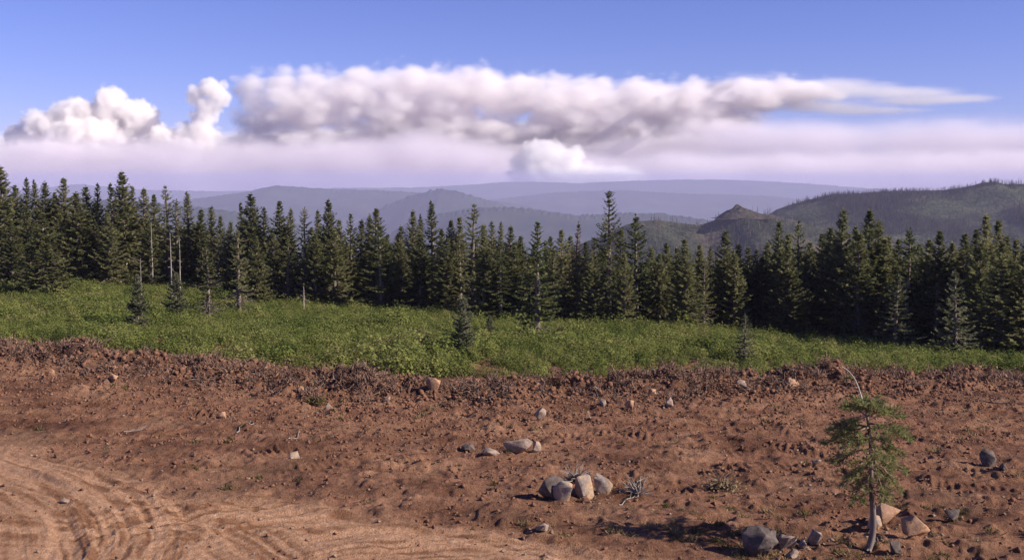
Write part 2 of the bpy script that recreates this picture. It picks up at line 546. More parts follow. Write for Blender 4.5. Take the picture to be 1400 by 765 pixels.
def scatter(name, protos, pos, rotz, scl, mat=None, tilt=None, pick=None, label=None, kind='stuff'):
    """One object: copies of small prototype meshes set on the given points."""
    n = len(pos)
    me = bpy.data.meshes.new(name)
    me.vertices.add(n)
    me.vertices.foreach_set('co', np.asarray(pos, np.float32).ravel())
    rot = np.zeros((n, 3), np.float32)
    rot[:, 2] = rotz
    if tilt is not None:
        rot[:, :2] = tilt
    a = me.attributes.new('rot', 'FLOAT_VECTOR', 'POINT'); a.data.foreach_set('vector', rot.ravel())
    sc = np.asarray(scl, np.float32)
    if sc.ndim == 1: sc = np.repeat(sc[:, None], 3, 1)
    a = me.attributes.new('scl', 'FLOAT_VECTOR', 'POINT'); a.data.foreach_set('vector', sc.ravel())
    a = me.attributes.new('pick', 'INT', 'POINT')
    a.data.foreach_set('value', (rng.integers(0, len(protos), n) if pick is None else pick).astype(np.int32))
    me.update()
    o = link(name, me)
    o['kind'] = kind
    ng = bpy.data.node_groups.new(name, 'GeometryNodeTree')
    ng.interface.new_socket('Geometry', in_out='INPUT', socket_type='NodeSocketGeometry')
    ng.interface.new_socket('Geometry', in_out='OUTPUT', socket_type='NodeSocketGeometry')
    N, L = ng.nodes, ng.links
    gi, go = N.new('NodeGroupInput'), N.new('NodeGroupOutput')
    gti = N.new('GeometryNodeGeometryToInstance')
    for p in reversed(protos):
        po = bpy.data.objects.new(name + '_piece', p)      # never linked: only a source of geometry
        oi = N.new('GeometryNodeObjectInfo')
        oi.inputs['Object'].default_value = po
        L.new(oi.outputs['Geometry'], gti.inputs[0])
    def attr(nm, t):
        q = N.new('GeometryNodeInputNamedAttribute'); q.data_type = t
        q.inputs['Name'].default_value = nm
        return q.outputs[0]
    iop = N.new('GeometryNodeInstanceOnPoints')
    L.new(gi.outputs[0], iop.inputs['Points'])
    L.new(gti.outputs[0], iop.inputs['Instance'])
    iop.inputs['Pick Instance'].default_value = True
    L.new(attr('pick', 'INT'), iop.inputs['Instance Index'])
    e2r = N.new('FunctionNodeEulerToRotation')
    L.new(attr('rot', 'FLOAT_VECTOR'), e2r.inputs[0])
    L.new(e2r.outputs[0], iop.inputs['Rotation'])
    L.new(attr('scl', 'FLOAT_VECTOR'), iop.inputs['Scale'])
    L.new(iop.outputs[0], go.inputs[0])
    md = o.modifiers.new('scatter', 'NODES'); md.node_group = ng
    return o

def leaf_material(name, stops, trans=0.25, scale=3.0, rand=0.5, tone=0.0):
    """Foliage: colour varies by clump and by individual, light shines through a little."""
    m, nt = new_mat(name)
    gp = node(nt, 'ShaderNodeNewGeometry').outputs['Position']
    n = node(nt, 'ShaderNodeTexNoise', inp={'Vector': gp, 'Scale': scale, 'Detail': 4.0, 'Roughness': 0.6}).outputs[0]
    oi = node(nt, 'ShaderNodeObjectInfo').outputs['Random']
    f = node(nt, 'ShaderNodeMath', operation='MULTIPLY_ADD', inp={0: oi, 1: rand, 2: n}).outputs[0]
    f = node(nt, 'ShaderNodeMath', operation='SUBTRACT', inp={0: f, 1: rand / 2}).outputs[0]
    if tone:
        tn = node(nt, 'ShaderNodeAttribute', attribute_name='tone').outputs['Fac']
        f = node(nt, 'ShaderNodeMath', operation='MULTIPLY_ADD', inp={0: tn, 1: tone, 2: f}).outputs[0]
    col = ramp(nt, f, stops)
    d = node(nt, 'ShaderNodeBsdfDiffuse', inp={'Color': col})
    t = node(nt, 'ShaderNodeBsdfTranslucent', inp={'Color': col})
    mx = node(nt, 'ShaderNodeMixShader', inp={0: trans})
    nt.links.new(d.outputs[0], mx.inputs[1]); nt.links.new(t.outputs[0], mx.inputs[2])
    o = node(nt, 'ShaderNodeOutputMaterial')
    nt.links.new(mx.outputs[0], o.inputs['Surface'])
    return m

MAT_FIR = leaf_material('fir_needles', [(0.22, (0.082, 0.095, 0.038)), (0.48, (0.178, 0.186, 0.074)), (0.78, (0.31, 0.295, 0.145))], 0.55, 1.2, 0.42, 0.35)
MAT_PINE = leaf_material('pine_needles', [(0.25, (0.060, 0.075, 0.032)), (0.5, (0.115, 0.135, 0.056)), (0.78, (0.27, 0.265, 0.115))], 0.5, 1.2, 0.25, 0.3)
MAT_PALE = leaf_material('pale_needles', [(0.25, (0.10, 0.11, 0.055)), (0.5, (0.19, 0.195, 0.105)), (0.75, (0.30, 0.295, 0.18))], 0.3, 1.5, 0.2, 0.3)
MAT_DUSTY = leaf_material('dusty_needles', [(0.22, (0.11, 0.12, 0.07)), (0.48, (0.21, 0.22, 0.125)), (0.78, (0.33, 0.32, 0.21))], 0.5, 1.5, 0.2, 0.35)
MAT_RUST = leaf_material('rusty_needles', [(0.25, (0.07, 0.045, 0.028)), (0.5, (0.13, 0.085, 0.05)), (0.75, (0.18, 0.13, 0.08))], 0.15, 1.5, 0.3)
MAT_BRUSH = leaf_material('brush_leaves', [(0.22, (0.070, 0.095, 0.026)), (0.45, (0.150, 0.174, 0.045)), (0.68, (0.222, 0.232, 0.072)), (0.82, (0.25, 0.195, 0.09))], 0.34, 0.22, 0.42)
MAT_DEAD = leaf_material('dead_leaves', [(0.2, (0.055, 0.028, 0.020)), (0.5, (0.17, 0.085, 0.054)), (0.75, (0.29, 0.16, 0.105))], 0.1, 0.8, 0.7)
MAT_WEED = leaf_material('weed_leaves', [(0.2, (0.085, 0.075, 0.03)), (0.5, (0.155, 0.125, 0.055)), (0.8, (0.25, 0.185, 0.105))], 0.25, 0.8, 0.7)

def bark_material(name, c1, c2, c3):
    m, nt = new_mat(name)
    n = noise(nt, 6.0, 6, 0.65, stretch=(1, 1, 0.18))
    bump = node(nt, 'ShaderNodeBump', inp={'Strength': 0.6, 'Distance': 0.03, 'Height': n}).outputs[0]
    bsdf(nt, ramp(nt, n, [(0.3, c1), (0.5, c2), (0.72, c3)]), 0.95, 0.1, bump)
    return m
MAT_BARK = bark_material('grey_bark', (0.06, 0.045, 0.038), (0.16, 0.125, 0.105), (0.30, 0.255, 0.225))
MAT_SNAG = bark_material('weathered_wood', (0.12, 0.10, 0.088), (0.25, 0.215, 0.19), (0.38, 0.335, 0.30))
MAT_TWIG = bark_material('twig_wood', (0.065, 0.042, 0.032), (0.17, 0.105, 0.078), (0.34, 0.24, 0.19))

def rock_material(name, weathered, fresh):
    m, nt = new_mat(name)
    n1 = noise(nt, 2.6, 5, 0.6)
    n2 = noise(nt, 14.0, 6, 0.7)
    a = ramp(nt, n1, [(0.40, fresh), (0.56, weathered)])
    k = node(nt, 'ShaderNodeMix', data_type='RGBA', blend_type='MULTIPLY')
    k.inputs[0].default_value = 0.8
    nt.links.new(a, k.inputs[6])
    nt.links.new(ramp(nt, n2, [(0.3, (0.55, 0.55, 0.55)), (0.6, (1.1, 1.1, 1.1))]), k.inputs[7])
    bump = node(nt, 'ShaderNodeBump', inp={'Strength': 0.7, 'Distance': 0.03, 'Height': n2}).outputs[0]
    bsdf(nt, k.outputs[2], 0.9, 0.15, bump)
    return m
MAT_ROCK_TAN = rock_material('tan_rock', (0.40, 0.27, 0.165), (0.25, 0.20, 0.175))
MAT_ROCK_ORANGE = rock_material('orange_rock', (0.40, 0.225, 0.125), (0.27, 0.165, 0.115))
MAT_ROCK_GREY = rock_material('grey_rock', (0.33, 0.245, 0.19), (0.22, 0.16, 0.128))
MAT_ROCK_DARK = rock_material('dark_rock', (0.15, 0.115, 0.10), (0.085, 0.067, 0.060))

# ------------------------------------------------------------------ brush slope
def bush_mesh(name, seed, leaves, h, r, ls, mat):
    g = np.random.default_rng(seed)
    ph = g.uniform(0, 2 * math.pi, leaves); ct = g.uniform(0.0, 1, leaves)
    lob = 1 + 0.25 * np.sin(ph * 3 + seed) + 0.15 * np.sin(ph * 5 + 2 * seed)
    rr = g.uniform(0.55, 1.0, leaves) ** 0.6 * lob
    st = np.sqrt(1 - ct ** 2)
    nrm = np.stack([st * np.cos(ph), st * np.sin(ph), ct], 1)
    B = nrm * rr[:, None] * np.array([r, r, h])
    up = unit(nrm * 0.6 + np.array([0, 0, 0.8]) + g.normal(0, 0.45, (leaves, 3)))
    d = unit(np.cross(up, g.normal(size=(leaves, 3))))
    s = np.cross(up, d)
    L = g.uniform(0.7, 1.3, (leaves, 1)) * ls
    V, Fc = kites(B - d * L / 2, d * L, s * L * 0.33, 0.5)
    me = mesh(name, V, Fc)
    me.materials.append(mat)
    return me

protos = [bush_mesh('bush', 100 + k, 330, 0.60, 0.5, 0.088, MAT_BRUSH) for k in range(5)]
gx, gy = np.meshgrid(np.arange(-75, 62, 0.56), np.arange(44, 112, 0.56))
gx = gx.ravel() + rng.uniform(-0.28, 0.28, gx.size); gy = gy.ravel() + rng.uniform(-0.28, 0.28, gy.size)
bh = gy - berm_y(gx)
edge = 1.6 + 1.3 * fbm(gx / 3.0, gy / 3.0, 120, 3)
keep = (bh > edge) & (np.abs(gx) < gy * 0.5 + 9) & (gy < 100 - 0.35 * gx)
keep &= (fbm(gx / 1.1, gy / 1.1, 121, 3) > -0.20)
gx, gy, bh = gx[keep], gy[keep], bh[keep]
s_ = 0.80 + 0.55 * fbm(gx / 4.0, gy / 4.0, 122, 3) + rng.uniform(-0.15, 0.25, gx.size)
s_ = np.clip(s_ * np.where(rng.uniform(0, 1, gx.size) < 0.06, 1.45, 1.0), 0.4, 1.9)
scatter('green_brush', protos, np.stack([gx, gy, gz(gx, gy) - 0.02], 1), rng.uniform(0, 6.28, gx.size),
        np.stack([s_ * 1.05, s_ * 1.05, s_ * rng.uniform(0.8, 1.25, gx.size)], 1))

# ------------------------------------------------------------------ torn brush, roots and clods on the berm
def dead_bush(name, seed, twigs, leaves, r):
    g = np.random.default_rng(seed)
    parts = []
    for _ in range(twigs):
        d = unit(g.normal(size=3) * np.array([1, 1, 0.6]) + np.array([0, 0, 0.25]))
        L = g.uniform(0.4, 1.0) * r
        p = np.array([g.normal(0, 0.15) * r, g.normal(0, 0.15) * r, abs(g.normal(0.12, 0.1)) * r])
        q = p + d * L * 0.5 + g.normal(0, 0.08, 3) * r
        e = q + unit(d + g.normal(0, 0.5, 3)) * L * 0.5
        w = g.uniform(0.008, 0.026)
        parts.append(tube([p, q, e], [w, w * 0.7, w * 0.25], 3))
    Vt, Ft = join(parts)
    B = g.normal(0, 0.38, (leaves, 3)) * np.array([r, r, r * 0.45]); B[:, 2] = np.abs(B[:, 2]) + 0.02
    d = unit(g.normal(size=(leaves, 3))); s = unit(np.cross(d, g.normal(size=(leaves, 3))))
    L = g.uniform(0.6, 1.5, (leaves, 1)) * 0.075
    Vl, Fl = kites(B, d * L, s * L * 0.35)
    V, Fc = join([(Vt, Ft), (Vl, Fl)])
    me = mesh(name, V, Fc)
    me.materials.append(MAT_TWIG); me.materials.append(MAT_DEAD)
    mi = np.zeros(len(Fc), np.int32); mi[len(Ft):] = 1
    me.polygons.foreach_set('material_index', mi)
    return me

dprotos = [dead_bush('torn_brush', 200 + k, 22, 34, 0.55) for k in range(5)]
n = 1700
bi = rng.uniform(-34, 34, n)
off = rng.normal(-0.2, 1.15, n)
px_, py_ = bi, berm_y(bi) + off
ok = (fbm(px_ / 1.8, py_ / 1.4, 131, 3) > -0.25) & (py_ < 53)
px_, py_ = px_[ok], py_[ok]
sc_ = rng.uniform(0.45, 1.25, px_.size)
scatter('torn_brush', dprotos, np.stack([px_, py_, zc_local(px_, py_) - 0.06], 1), rng.uniform(0, 6.28, px_.size), sc_, tilt=rng.normal(0, 0.35, (px_.size, 2)))

# loose litter and dead leaves strewn down the apron
n = 9000
py_ = 17.5 + rng.beta(2.0, 1.0, n) * 30; px_ = rng.uniform(-1, 1, n) * (py_ * 0.49 + 4)
bh = py_ - berm_y(px_)
_, rd_, _, _, _ = clearing_fields(px_, py_)
ok = (bh < -0.5) & (rng.uniform(0, 1, n) < np.clip(0.9 + bh / 14, 0.10, 1)) & (fbm(px_ / 2.2, py_ / 1.2, 91, 4) > -0.15) & (rd_ < 0.4)
px_, py_ = px_[ok], py_[ok]
lprotos = [dead_bush('litter', 230 + k, 5, 16, 0.3) for k in range(4)]
scatter('dead_litter', lprotos, np.stack([px_, py_, zc_local(px_, py_) - 0.03], 1), rng.uniform(0, 6.28, px_.size), rng.uniform(0.2, 0.8, px_.size), tilt=rng.normal(0, 0.15, (px_.size, 2)))

# clods and small stones
def pebble(seed, mat):
    me = rock_mesh('pebble', (1, 0.8, 0.62), seed, 1, 9, 0.0)
    me.materials.append(mat)
    return me
m_, nt_ = new_mat('soil_clod')
bsdf(nt_, ramp(nt_, noise(nt_, 3.0, 4), [(0.35, (0.13, 0.062, 0.038)), (0.65, (0.24, 0.125, 0.078))]), 0.95, 0.1)
MAT_CLOD = m_
cprotos = [pebble(300 + k, MAT_CLOD) for k in range(5)]
n = 60000
py_ = 17.2 + rng.beta(1.5, 1.0, n) * 31; px_ = rng.uniform(-1, 1, n) * (py_ * 0.49 + 4)
_, rd_, _, bh, _ = clearing_fields(px_, py_)
ok = (bh < 1.2) & (rng.uniform(0, 1, n) < np.where(rd_ > 0.5, 0.05, 0.35 + 0.65 * sstep(-10, -1, bh))) & (fbm(px_ / 1.8, py_ / 1.3, 141, 3) > -0.12 - 0.5 * sstep(-9, -2, bh))
px_, py_, bh = px_[ok], py_[ok], bh[ok]
sc_ = 0.035 + 0.12 * rng.uniform(0, 1, px_.size) ** 2.8 + 0.26 * rng.uniform(0, 1, px_.size) ** 5 * sstep(-5, 0, bh)
scatter('soil_clods', cprotos, np.stack([px_, py_, zc_local(px_, py_) - 0.015], 1), rng.uniform(0, 6.28, px_.size), sc_, tilt=rng.normal(0, 0.4, (px_.size, 2)))
sprotos = [pebble(320 + k, m) for k, m in enumerate((MAT_ROCK_TAN, MAT_ROCK_ORANGE, MAT_ROCK_GREY, MAT_ROCK_TAN))]
n = 1500
py_ = 17.2 + rng.beta(1.4, 1.0, n) * 30; px_ = rng.uniform(-1, 1, n) * (py_ * 0.49 + 4)
bh = py_ - berm_y(px_)
ok = (bh < 0.8)
px_, py_ = px_[ok], py_[ok]
sc_ = 0.03 + 0.09 * rng.uniform(0, 1, px_.size) ** 3
scatter('loose_stones', sprotos, np.stack([px_, py_, zc_local(px_, py_) - 0.008], 1), rng.uniform(0, 6.28, px_.size), sc_, tilt=rng.normal(0, 0.3, (px_.size, 2)))

# low weeds
def weed_mesh(seed, blades, h, r):
    g = np.random.default_rng(seed)
    B = np.concatenate([g.normal(0, r * 0.4, (blades, 2)), np.zeros((blades, 1))], 1)
    d = unit(np.concatenate([g.normal(0, 0.6, (blades, 2)), np.full((blades, 1), 0.8)], 1)) * g.uniform(0.4, 1, (blades, 1)) * h
    s = unit(np.cross(d, g.normal(size=(blades, 3)))) * 0.014
    V, Fc = kites(B, d, s, 0.5)
    me = mesh('weed', V, Fc); me.materials.append(MAT_WEED)
    return me
wprotos = [weed_mesh(400 + k, 34, 0.2, 0.2) for k in range(4)]
n = 5200
py_ = rng.uniform(17.2, 40, n); px_ = rng.uniform(-1, 1, n) * (py_ * 0.49 + 4)
_, rd_, _, bh, _ = clearing_fields(px_, py_)
f_ = fbm(px_ / 2.6, py_ / 2.6, 151, 3)
near = np.exp(-((px_ - 1.5) / 4) ** 2 - ((py_ - 23.5) / 2.2) ** 2) + np.exp(-((px_ - 6.5) / 4.0) ** 2 - ((py_ - 22.5) / 2.6) ** 2)
ok = (rng.uniform(0, 1, n) < np.clip(0.03 + 0.75 * near * (f_ > -0.1) + 0.25 * (f_ > 0.33), 0, 1)) & (rd_ < 0.35)
px_, py_ = px_[ok], py_[ok]
scatter('low_weeds', wprotos, np.stack([px_, py_, zc_local(px_, py_) - 0.01], 1), rng.uniform(0, 6.28, px_.size), rng.uniform(0.4, 1.1, px_.size))
# ------------------------------------------------------------------ burnt hills to the right: knob and wooded ridge
def hill_material(name, c1, c2, c3, sc):
    m, nt = new_mat(name)
    n = noise(nt, sc, 7, 0.65)
    n2 = noise(nt, sc * 14, 4, 0.6)
    bump = node(nt, 'ShaderNodeBump', inp={'Strength': 1.0, 'Distance': 4.0, 'Height': n2}).outputs[0]
    bsdf(nt, ramp(nt, n, [(0.36, c1), (0.5, c2), (0.66, c3)]), 1.0, 0.0, bump)
    return m
MAT_HILL = hill_material('burnt_hillside', (0.034, 0.044, 0.026), (0.062, 0.072, 0.042), (0.115, 0.108, 0.068), 0.012)
MAT_KNOB = hill_material('knob_hillside', (0.028, 0.036, 0.021), (0.058, 0.062, 0.038), (0.12, 0.092, 0.062), 0.016)

KNOB = [(760,345),(820,324),(850,310),(870,303),(900,301),(930,305),(955,308),(975,302),(988,295),(1000,287),(1010,284),(1022,286),(1040,292),(1060,295),(1100,305),(1200,326),(1400,345),(1600,350)]
WOOD = [(930,340),(1000,310),(1045,296),(1062,286),(1085,278),(1110,272),(1130,267),(1170,265),(1200,262),(1250,261),(1290,260),(1320,256),(1342,250),(1356,248),(1372,252),(1400,252),(1500,240),(1650,236),(1900,250)]
knob = ridge('rocky_hill', 1250, KNOB, 0.26, MAT_KNOB, 420, 90, 7, back=260, front=760, floor=-260, fringe=1.0, seed=81)
wood = ridge('wooded_hill', 1700, WOOD, 0.24, MAT_HILL, 460, 90, 12, back=300, front=900, floor=-300, fringe=1.0, seed=91)

def surf(o):
    co = np.empty(len(o.data.vertices) * 3, np.float32)
    o.data.vertices.foreach_get('co', co)
    return co.reshape(-1, 3)

def small_fir(name, seed, H=10.0, R=2.5, sprays=90, mat=None):
    g = np.random.default_rng(seed)
    t = g.uniform(0.12, 1.0, sprays) ** 0.9
    ph = g.uniform(0, 6.28, sprays)
    r = R * (1 - t) ** 0.8 * g.uniform(0.7, 1.2, sprays) + 0.12
    B = np.stack([0 * t, 0 * t, t * H], 1)
    d = np.stack([np.cos(ph) * r, np.sin(ph) * r, -0.25 * r + 0.1], 1)
    s = unit(np.cross(d, [0, 0, 1.0])) * 0.42 * (1.1 - 0.5 * t)[:, None]
    V, Fc = kites(B, d, s, 0.6)
    Vt, Ft = tube([(0, 0, -0.6), (0, 0, H * 0.95)], [0.22, 0.04], 4)
    V, Fc = join([(V, Fc), (Vt, Ft)])
    me = mesh(name, V, Fc)
    me.materials.append(mat)
    me.materials.append(MAT_BARK)
    mi = np.zeros(len(Fc), np.int32); mi[sprays:] = 1
    me.polygons.foreach_set('material_index', mi)
    return me

def small_snag(name, seed, H=10.0):
    g = np.random.default_rng(seed)
    parts = [tube([(0, 0, -0.6), (g.normal(0, 0.15), g.normal(0, 0.15), H * 0.5), (g.normal(0, 0.3), g.normal(0, 0.3), H)], [0.22, 0.15, 0.05], 5)]
    for _ in range(9):
        z = g.uniform(0.35, 0.95) * H; a = g.uniform(0, 6.28); L = g.uniform(0.4, 1.1)
        parts.append(tube([(0, 0, z), (math.cos(a) * L, math.sin(a) * L, z - 0.2)], [0.07, 0.03], 3))
    V, Fc = join(parts)
    me = mesh(name, V, Fc); me.materials.append(MAT_BARK)
    return me

MAT_FIR_FAR = leaf_material('far_fir_needles', [(0.25, (0.014, 0.022, 0.013)), (0.5, (0.026, 0.036, 0.020)), (0.75, (0.05, 0.06, 0.034))], 0.1, 0.02, 0.5)
hp = [small_fir('hill_fir', 500 + k, mat=MAT_FIR_FAR) for k in range(4)] + [small_snag('hill_snag', 510 + k) for k in range(3)]

def hill_trees(o, n, D, crest_pts, far, dens_seed, snag_share, smin, smax):
    """Points spread over the camera-facing slope of a hill."""
    co = surf(o)
    fr = co[(co[:, 1] < D - 6) & (np.abs(co[:, 0] / co[:, 1]) < 0.53) & (co[:, 0] / co[:, 1] > 0.02) & (co[:, 1] > D - 620)]
    k = rng.integers(0, len(fr), n)
    p = fr[k] + np.concatenate([rng.uniform(-4.5, 4.5, (n, 2)), np.zeros((n, 1))], 1)
    f = fbm(p[:, 0] / 90, p[:, 1] / 90, dens_seed, 4)
    ok = rng.uniform(0, 1, n) < np.clip(0.50 + 2.0 * f, 0.06, 1)
    p = p[ok]
    m = len(p)
    pick = np.where(rng.uniform(0, 1, m) < snag_share, rng.integers(4, 7, m), rng.integers(0, 4, m))
    return p, pick, rng.uniform(smin, smax, m)

p1, k1, s1 = hill_trees(wood, 30000, 1700, WOOD, True, 161, 0.16, 0.55, 1.05)
scatter('hillside_forest', hp, p1, rng.uniform(0, 6.28, len(p1)), np.stack([s1, s1, s1], 1), pick=k1)
p2, k2, s2 = hill_trees(knob, 12000, 1250, KNOB, True, 171, 0.50, 0.35, 0.95)
tops = at_depth(1010, 282, 1250)
ok_ = (np.abs(p2[:, 0] - tops.x) > 26) | (p2[:, 1] < 1205)
scatter('sparse_burnt_forest', hp, p2[ok_], rng.uniform(0, 6.28, ok_.sum()), np.stack([s2, s2, s2], 1)[ok_], pick=k2[ok_])

# bare rock cap on the knob
c_ = at_depth(1008, 279, 1244)
xx, yy = np.meshgrid(np.linspace(-26, 34, 64), np.linspace(-34, 26, 64))
rr = np.hypot(np.where(xx < 0, xx * 1.25, xx * 0.85), yy * 0.8)
hh = 13 * np.clip(1 - rr / 29, 0, 1) ** 0.8 * (1 + 0.34 * fbm(xx / 8, yy / 8, 191, 4)) + 4.5 * np.round(3 * fbm(xx / 5, yy / 6, 193, 3)) / 3 * np.clip(1.2 - rr / 24, 0, 1)
hh = hh - (hh[rr < 9].max())
cap = grid_mesh('rock_outcrop', xx, yy, hh, smooth=False)
cap.materials.append(hill_material('outcrop_stone', (0.06, 0.055, 0.042), (0.115, 0.10, 0.072), (0.19, 0.15, 0.11), 0.15))
cap_o = link('rock_outcrop', cap, loc=(c_.x, c_.y, c_.z))
tag(cap_o, 'bare brown rock outcrop crowning the small knob on the burnt hill', 'rock outcrop')

# trees that stand up singly against the smoke along the two crests
def crest_z(o, D, x):
    co = surf(o)
    c = co[np.abs(co[:, 1] - D) < 0.8]
    i = np.argsort(c[:, 0])
    return float(np.interp(x, c[i, 0], c[i, 2]))

def crest_tree(px, hpx, D, o, snag, where):
    a, _ = ray(px, 270)
    x = a * D
    me = hp[4 + rng.integers(0, 3)] if snag else hp[rng.integers(0, 4)]
    t = link('ridge_snag' if snag else 'ridge_fir', me, loc=(x, D, crest_z(o, D, x) - 0.3))
    s = hpx * D / F_PX / 10.0
    t.scale = (s * (1.0 if snag else 1.15), s, s)
    t.rotation_euler = (0, 0, rng.uniform(0, 6.28))
    if where == 'knob':
        tag(t, 'tiny bare snag on the low crest beside the rocky knob' if snag else 'tiny dark fir on the low crest beside the rocky knob', 'snag' if snag else 'tree', 'single trees on the low crest by the knob')
    else:
        tag(t, 'tiny bare snag on the skyline of the long wooded ridge' if snag else 'tiny dark fir on the skyline of the long wooded ridge', 'snag' if snag else 'tree', 'single trees along the wooded skyline')

for px, h, sn in ((868,9,0),(874,8,0),(891,9,0),(895,11,0),(901,9,0),(904,11,1),(917,9,1),(920,11,0),(926,8,0),(953,10,0),(979,9,0),(983,10,0),(1029,8,1),(1036,10,0),(1045,8,0),(1050,11,0),(1053,12,0),(1056,9,1)):
    crest_tree(px, h, 1250, knob, sn, 'knob')
x_ = 1075.0
while x_ < 1400:
    dense = 1.0 if x_ > 1370 else (0.25 if 1295 < x_ < 1345 else 0.8)
    crest_tree(x_, rng.uniform(3.5, 9) * (1.3 if x_ > 1370 else 1), 1700, wood, rng.uniform() < 0.3, 'wood')
    x_ += rng.choice([1.6, 2.4, 5.0, 11.0]) * rng.uniform(0.7, 1.2) / dense
# ------------------------------------------------------------------ conifers
def conifer_meshes(name, seed, H=10.0, R=1.4, base=0.06, whorl=0.27, nbr=6, spray=0.36, sw=0.075, droop=0.35, top=0.85, gap=0.12, dead_to=0.0, bare=0.0, mat=None, fluffy=0.0):
    """Trunk, limbs, needles (and dry lower branches) of one conifer, base at the origin."""
    g = np.random.default_rng(seed)
    bend = g.normal(0, 0.10, 2)
    def axis(z):
        u = z / H
        return np.array([bend[0] * math.sin(u * 3), bend[1] * math.sin(u * 2.4 + 1), z])
    zt = np.linspace(-0.5, H * 0.99, 12)
    r0 = 0.022 * H
    trunk = tube([axis(z) for z in zt], [r0 * (1 - max(z, 0) / H) ** 0.85 + 0.012 for z in zt], 8)
    BL, DL, SL = [], [], []
    DB, DD, DS = [], [], []
    limbs, dry = [], []
    z = base * H
    while z < H * 0.985:
        t = z / H
        prof = (1 - t) ** top * min(1.0, 0.62 + (t - base) * 3.2)
        prof *= 1 + 0.22 * math.sin(z * 2.1 + seed) * g.uniform(0.3, 1)
        nb = max(3, int(round(nbr * (0.75 + 0.4 * (1 - t)))))
        a0 = g.uniform(0, 6.28)
        for k in range(nb):
            if g.uniform() < gap: continue
            a = a0 + k * 6.283 / nb + g.normal(0, 0.22)
            L = R * prof * g.uniform(0.70, 1.18) + 0.04
            el = -0.32 + 0.95 * t ** 1.6 + g.normal(0, 0.10)
            hd = np.array([math.cos(a), math.sin(a), 0])
            p0 = axis(z + g.normal(0, 0.05))
            m = max(4, int(L / 0.085))
            s = np.linspace(0.12 + 0.2 * (1 - t), 1, m)
            zz = math.tan(el) * s * L - droop * L * s * (1 - s) * 1.2 + 0.16 * L * s ** 3
            P = p0 + hd * (s * L * math.cos(el))[:, None] + np.array([0, 0, 1.0]) * zz[:, None]
            isdry = t < dead_to and g.uniform() < 0.8
            w = 0.012 + 0.016 * L
            (dry if isdry else limbs).append(tube([p0, P[m // 2], P[-1]], [w, w * 0.6, 0.006], 3))
            side = np.array([-hd[1], hd[0], 0])
            bd = unit(np.gradient(P, axis=0))
            for sg in (-1, 1, 0):
                if sg == 0 and fluffy == 0 and g.uniform() < 0.45: continue
                mm = m if sg else (m + 1) // 2
                ix = np.arange(m) if sg else np.sort(g.choice(m, mm, replace=False))
                d = bd[ix] * 0.62 + side * 0.78 * sg + g.normal(0, 0.20 + 0.15 * fluffy, (mm, 3))
                d[:, 2] += -0.10 + (0.55 if sg == 0 else 0.0) + 0.35 * fluffy
                d = unit(d)
                l = spray * (0.55 + 0.45 * (1 - s[ix])) * g.uniform(0.65, 1.25, mm) * (0.36 + 0.72 * (1 - t))
                nrm = unit(np.array([0, 0, 1.0]) + g.normal(0, 0.38, (mm, 3)))
                sv = unit(np.cross(d, nrm)) * (sw * g.uniform(0.7, 1.4, mm))[:, None]
                if isdry:
                    sel = g.uniform(0, 1, mm) < 0.45
                    DB.append(P[ix][sel]); DD.append((d * l[:, None])[sel] * 0.9); DS.append(sv[sel] * 0.45)
                else:
                    sel = g.uniform(0, 1, mm) > bare
                    BL.append(P[ix][sel]); DL.append((d * l[:, None])[sel]); SL.append(sv[sel])
        z += whorl * g.uniform(0.75, 1.25) * (0.62 + 0.5 * (1 - t))
    # leader
    n = 14
    zt_ = g.uniform(0.93, 1.0, n) * H
    BL.append(np.array([axis(q) for q in zt_])); DL.append(unit(np.concatenate([g.normal(0, 0.6, (n, 2)), np.full((n, 1), 1.4)], 1)) * 0.22)
    SL.append(g.normal(0, 0.03, (n, 3)))
    out = {}
    me = mesh(name + '_trunk', *trunk, smooth=True); me.materials.append(MAT_BARK); out['trunk'] = me
    me = mesh(name + '_limbs', *join(limbs)); me.materials.append(MAT_BARK); out['limbs'] = me
    V, Fc = kites(np.concatenate(BL), np.concatenate(DL), np.concatenate(SL), 0.5)
    me = mesh(name + '_crown', V, Fc)
    ta = me.attributes.new('tone', 'FLOAT', 'FACE'); ta.data.foreach_set('value', g.uniform(-0.5, 0.5, len(Fc)).astype(np.float32)); me.materials.append(mat or MAT_FIR); out['crown'] = me
    if dry:
        V, Fc = kites(np.concatenate(DB), np.concatenate(DD), np.concatenate(DS), 0.5)
        V, Fc = join(dry + [(V, Fc)])
        me = mesh(name + '_dry', V, Fc); me.materials.append(MAT_BARK); out['dry_branches'] = me
    return out

PROTO = {}
for k in range(4):
    PROTO['fir%d' % k] = conifer_meshes('fir', 600 + k, R=2.3, gap=0.16, sw=0.125, spray=0.45, top=0.84, whorl=0.40, nbr=9, droop=0.45)
for k in range(2):
    PROTO['slim%d' % k] = conifer_meshes('slim_fir', 610 + k, R=1.6, gap=0.16, top=0.80, sw=0.12, whorl=0.40, nbr=8, droop=0.45)
for k in range(3):
    PROTO['pine%d' % k] = conifer_meshes('pine', 620 + k, R=2.15, whorl=0.46, nbr=6, gap=0.2, spray=0.45, sw=0.11, droop=0.1, top=0.74, mat=MAT_PINE, fluffy=0.5)
for k in range(3):
    PROTO['thin%d' % k] = conifer_meshes('thin_fir', 630 + k, R=1.8, whorl=0.42, gap=0.22, dead_to=0.30, bare=0.05, sw=0.11, top=0.66, mat=MAT_FIR)
PROTO['tall'] = conifer_meshes('tall_fir', 640, R=1.5, base=0.08, whorl=0.42, gap=0.16, spray=0.40, droop=0.55, top=0.55)
for k in range(2):
    PROTO['pale%d' % k] = conifer_meshes('pale_fir', 650 + k, R=2.3, whorl=0.46, gap=0.12, dead_to=0.10, bare=0.0, top=0.8, sw=0.12, mat=MAT_PALE)
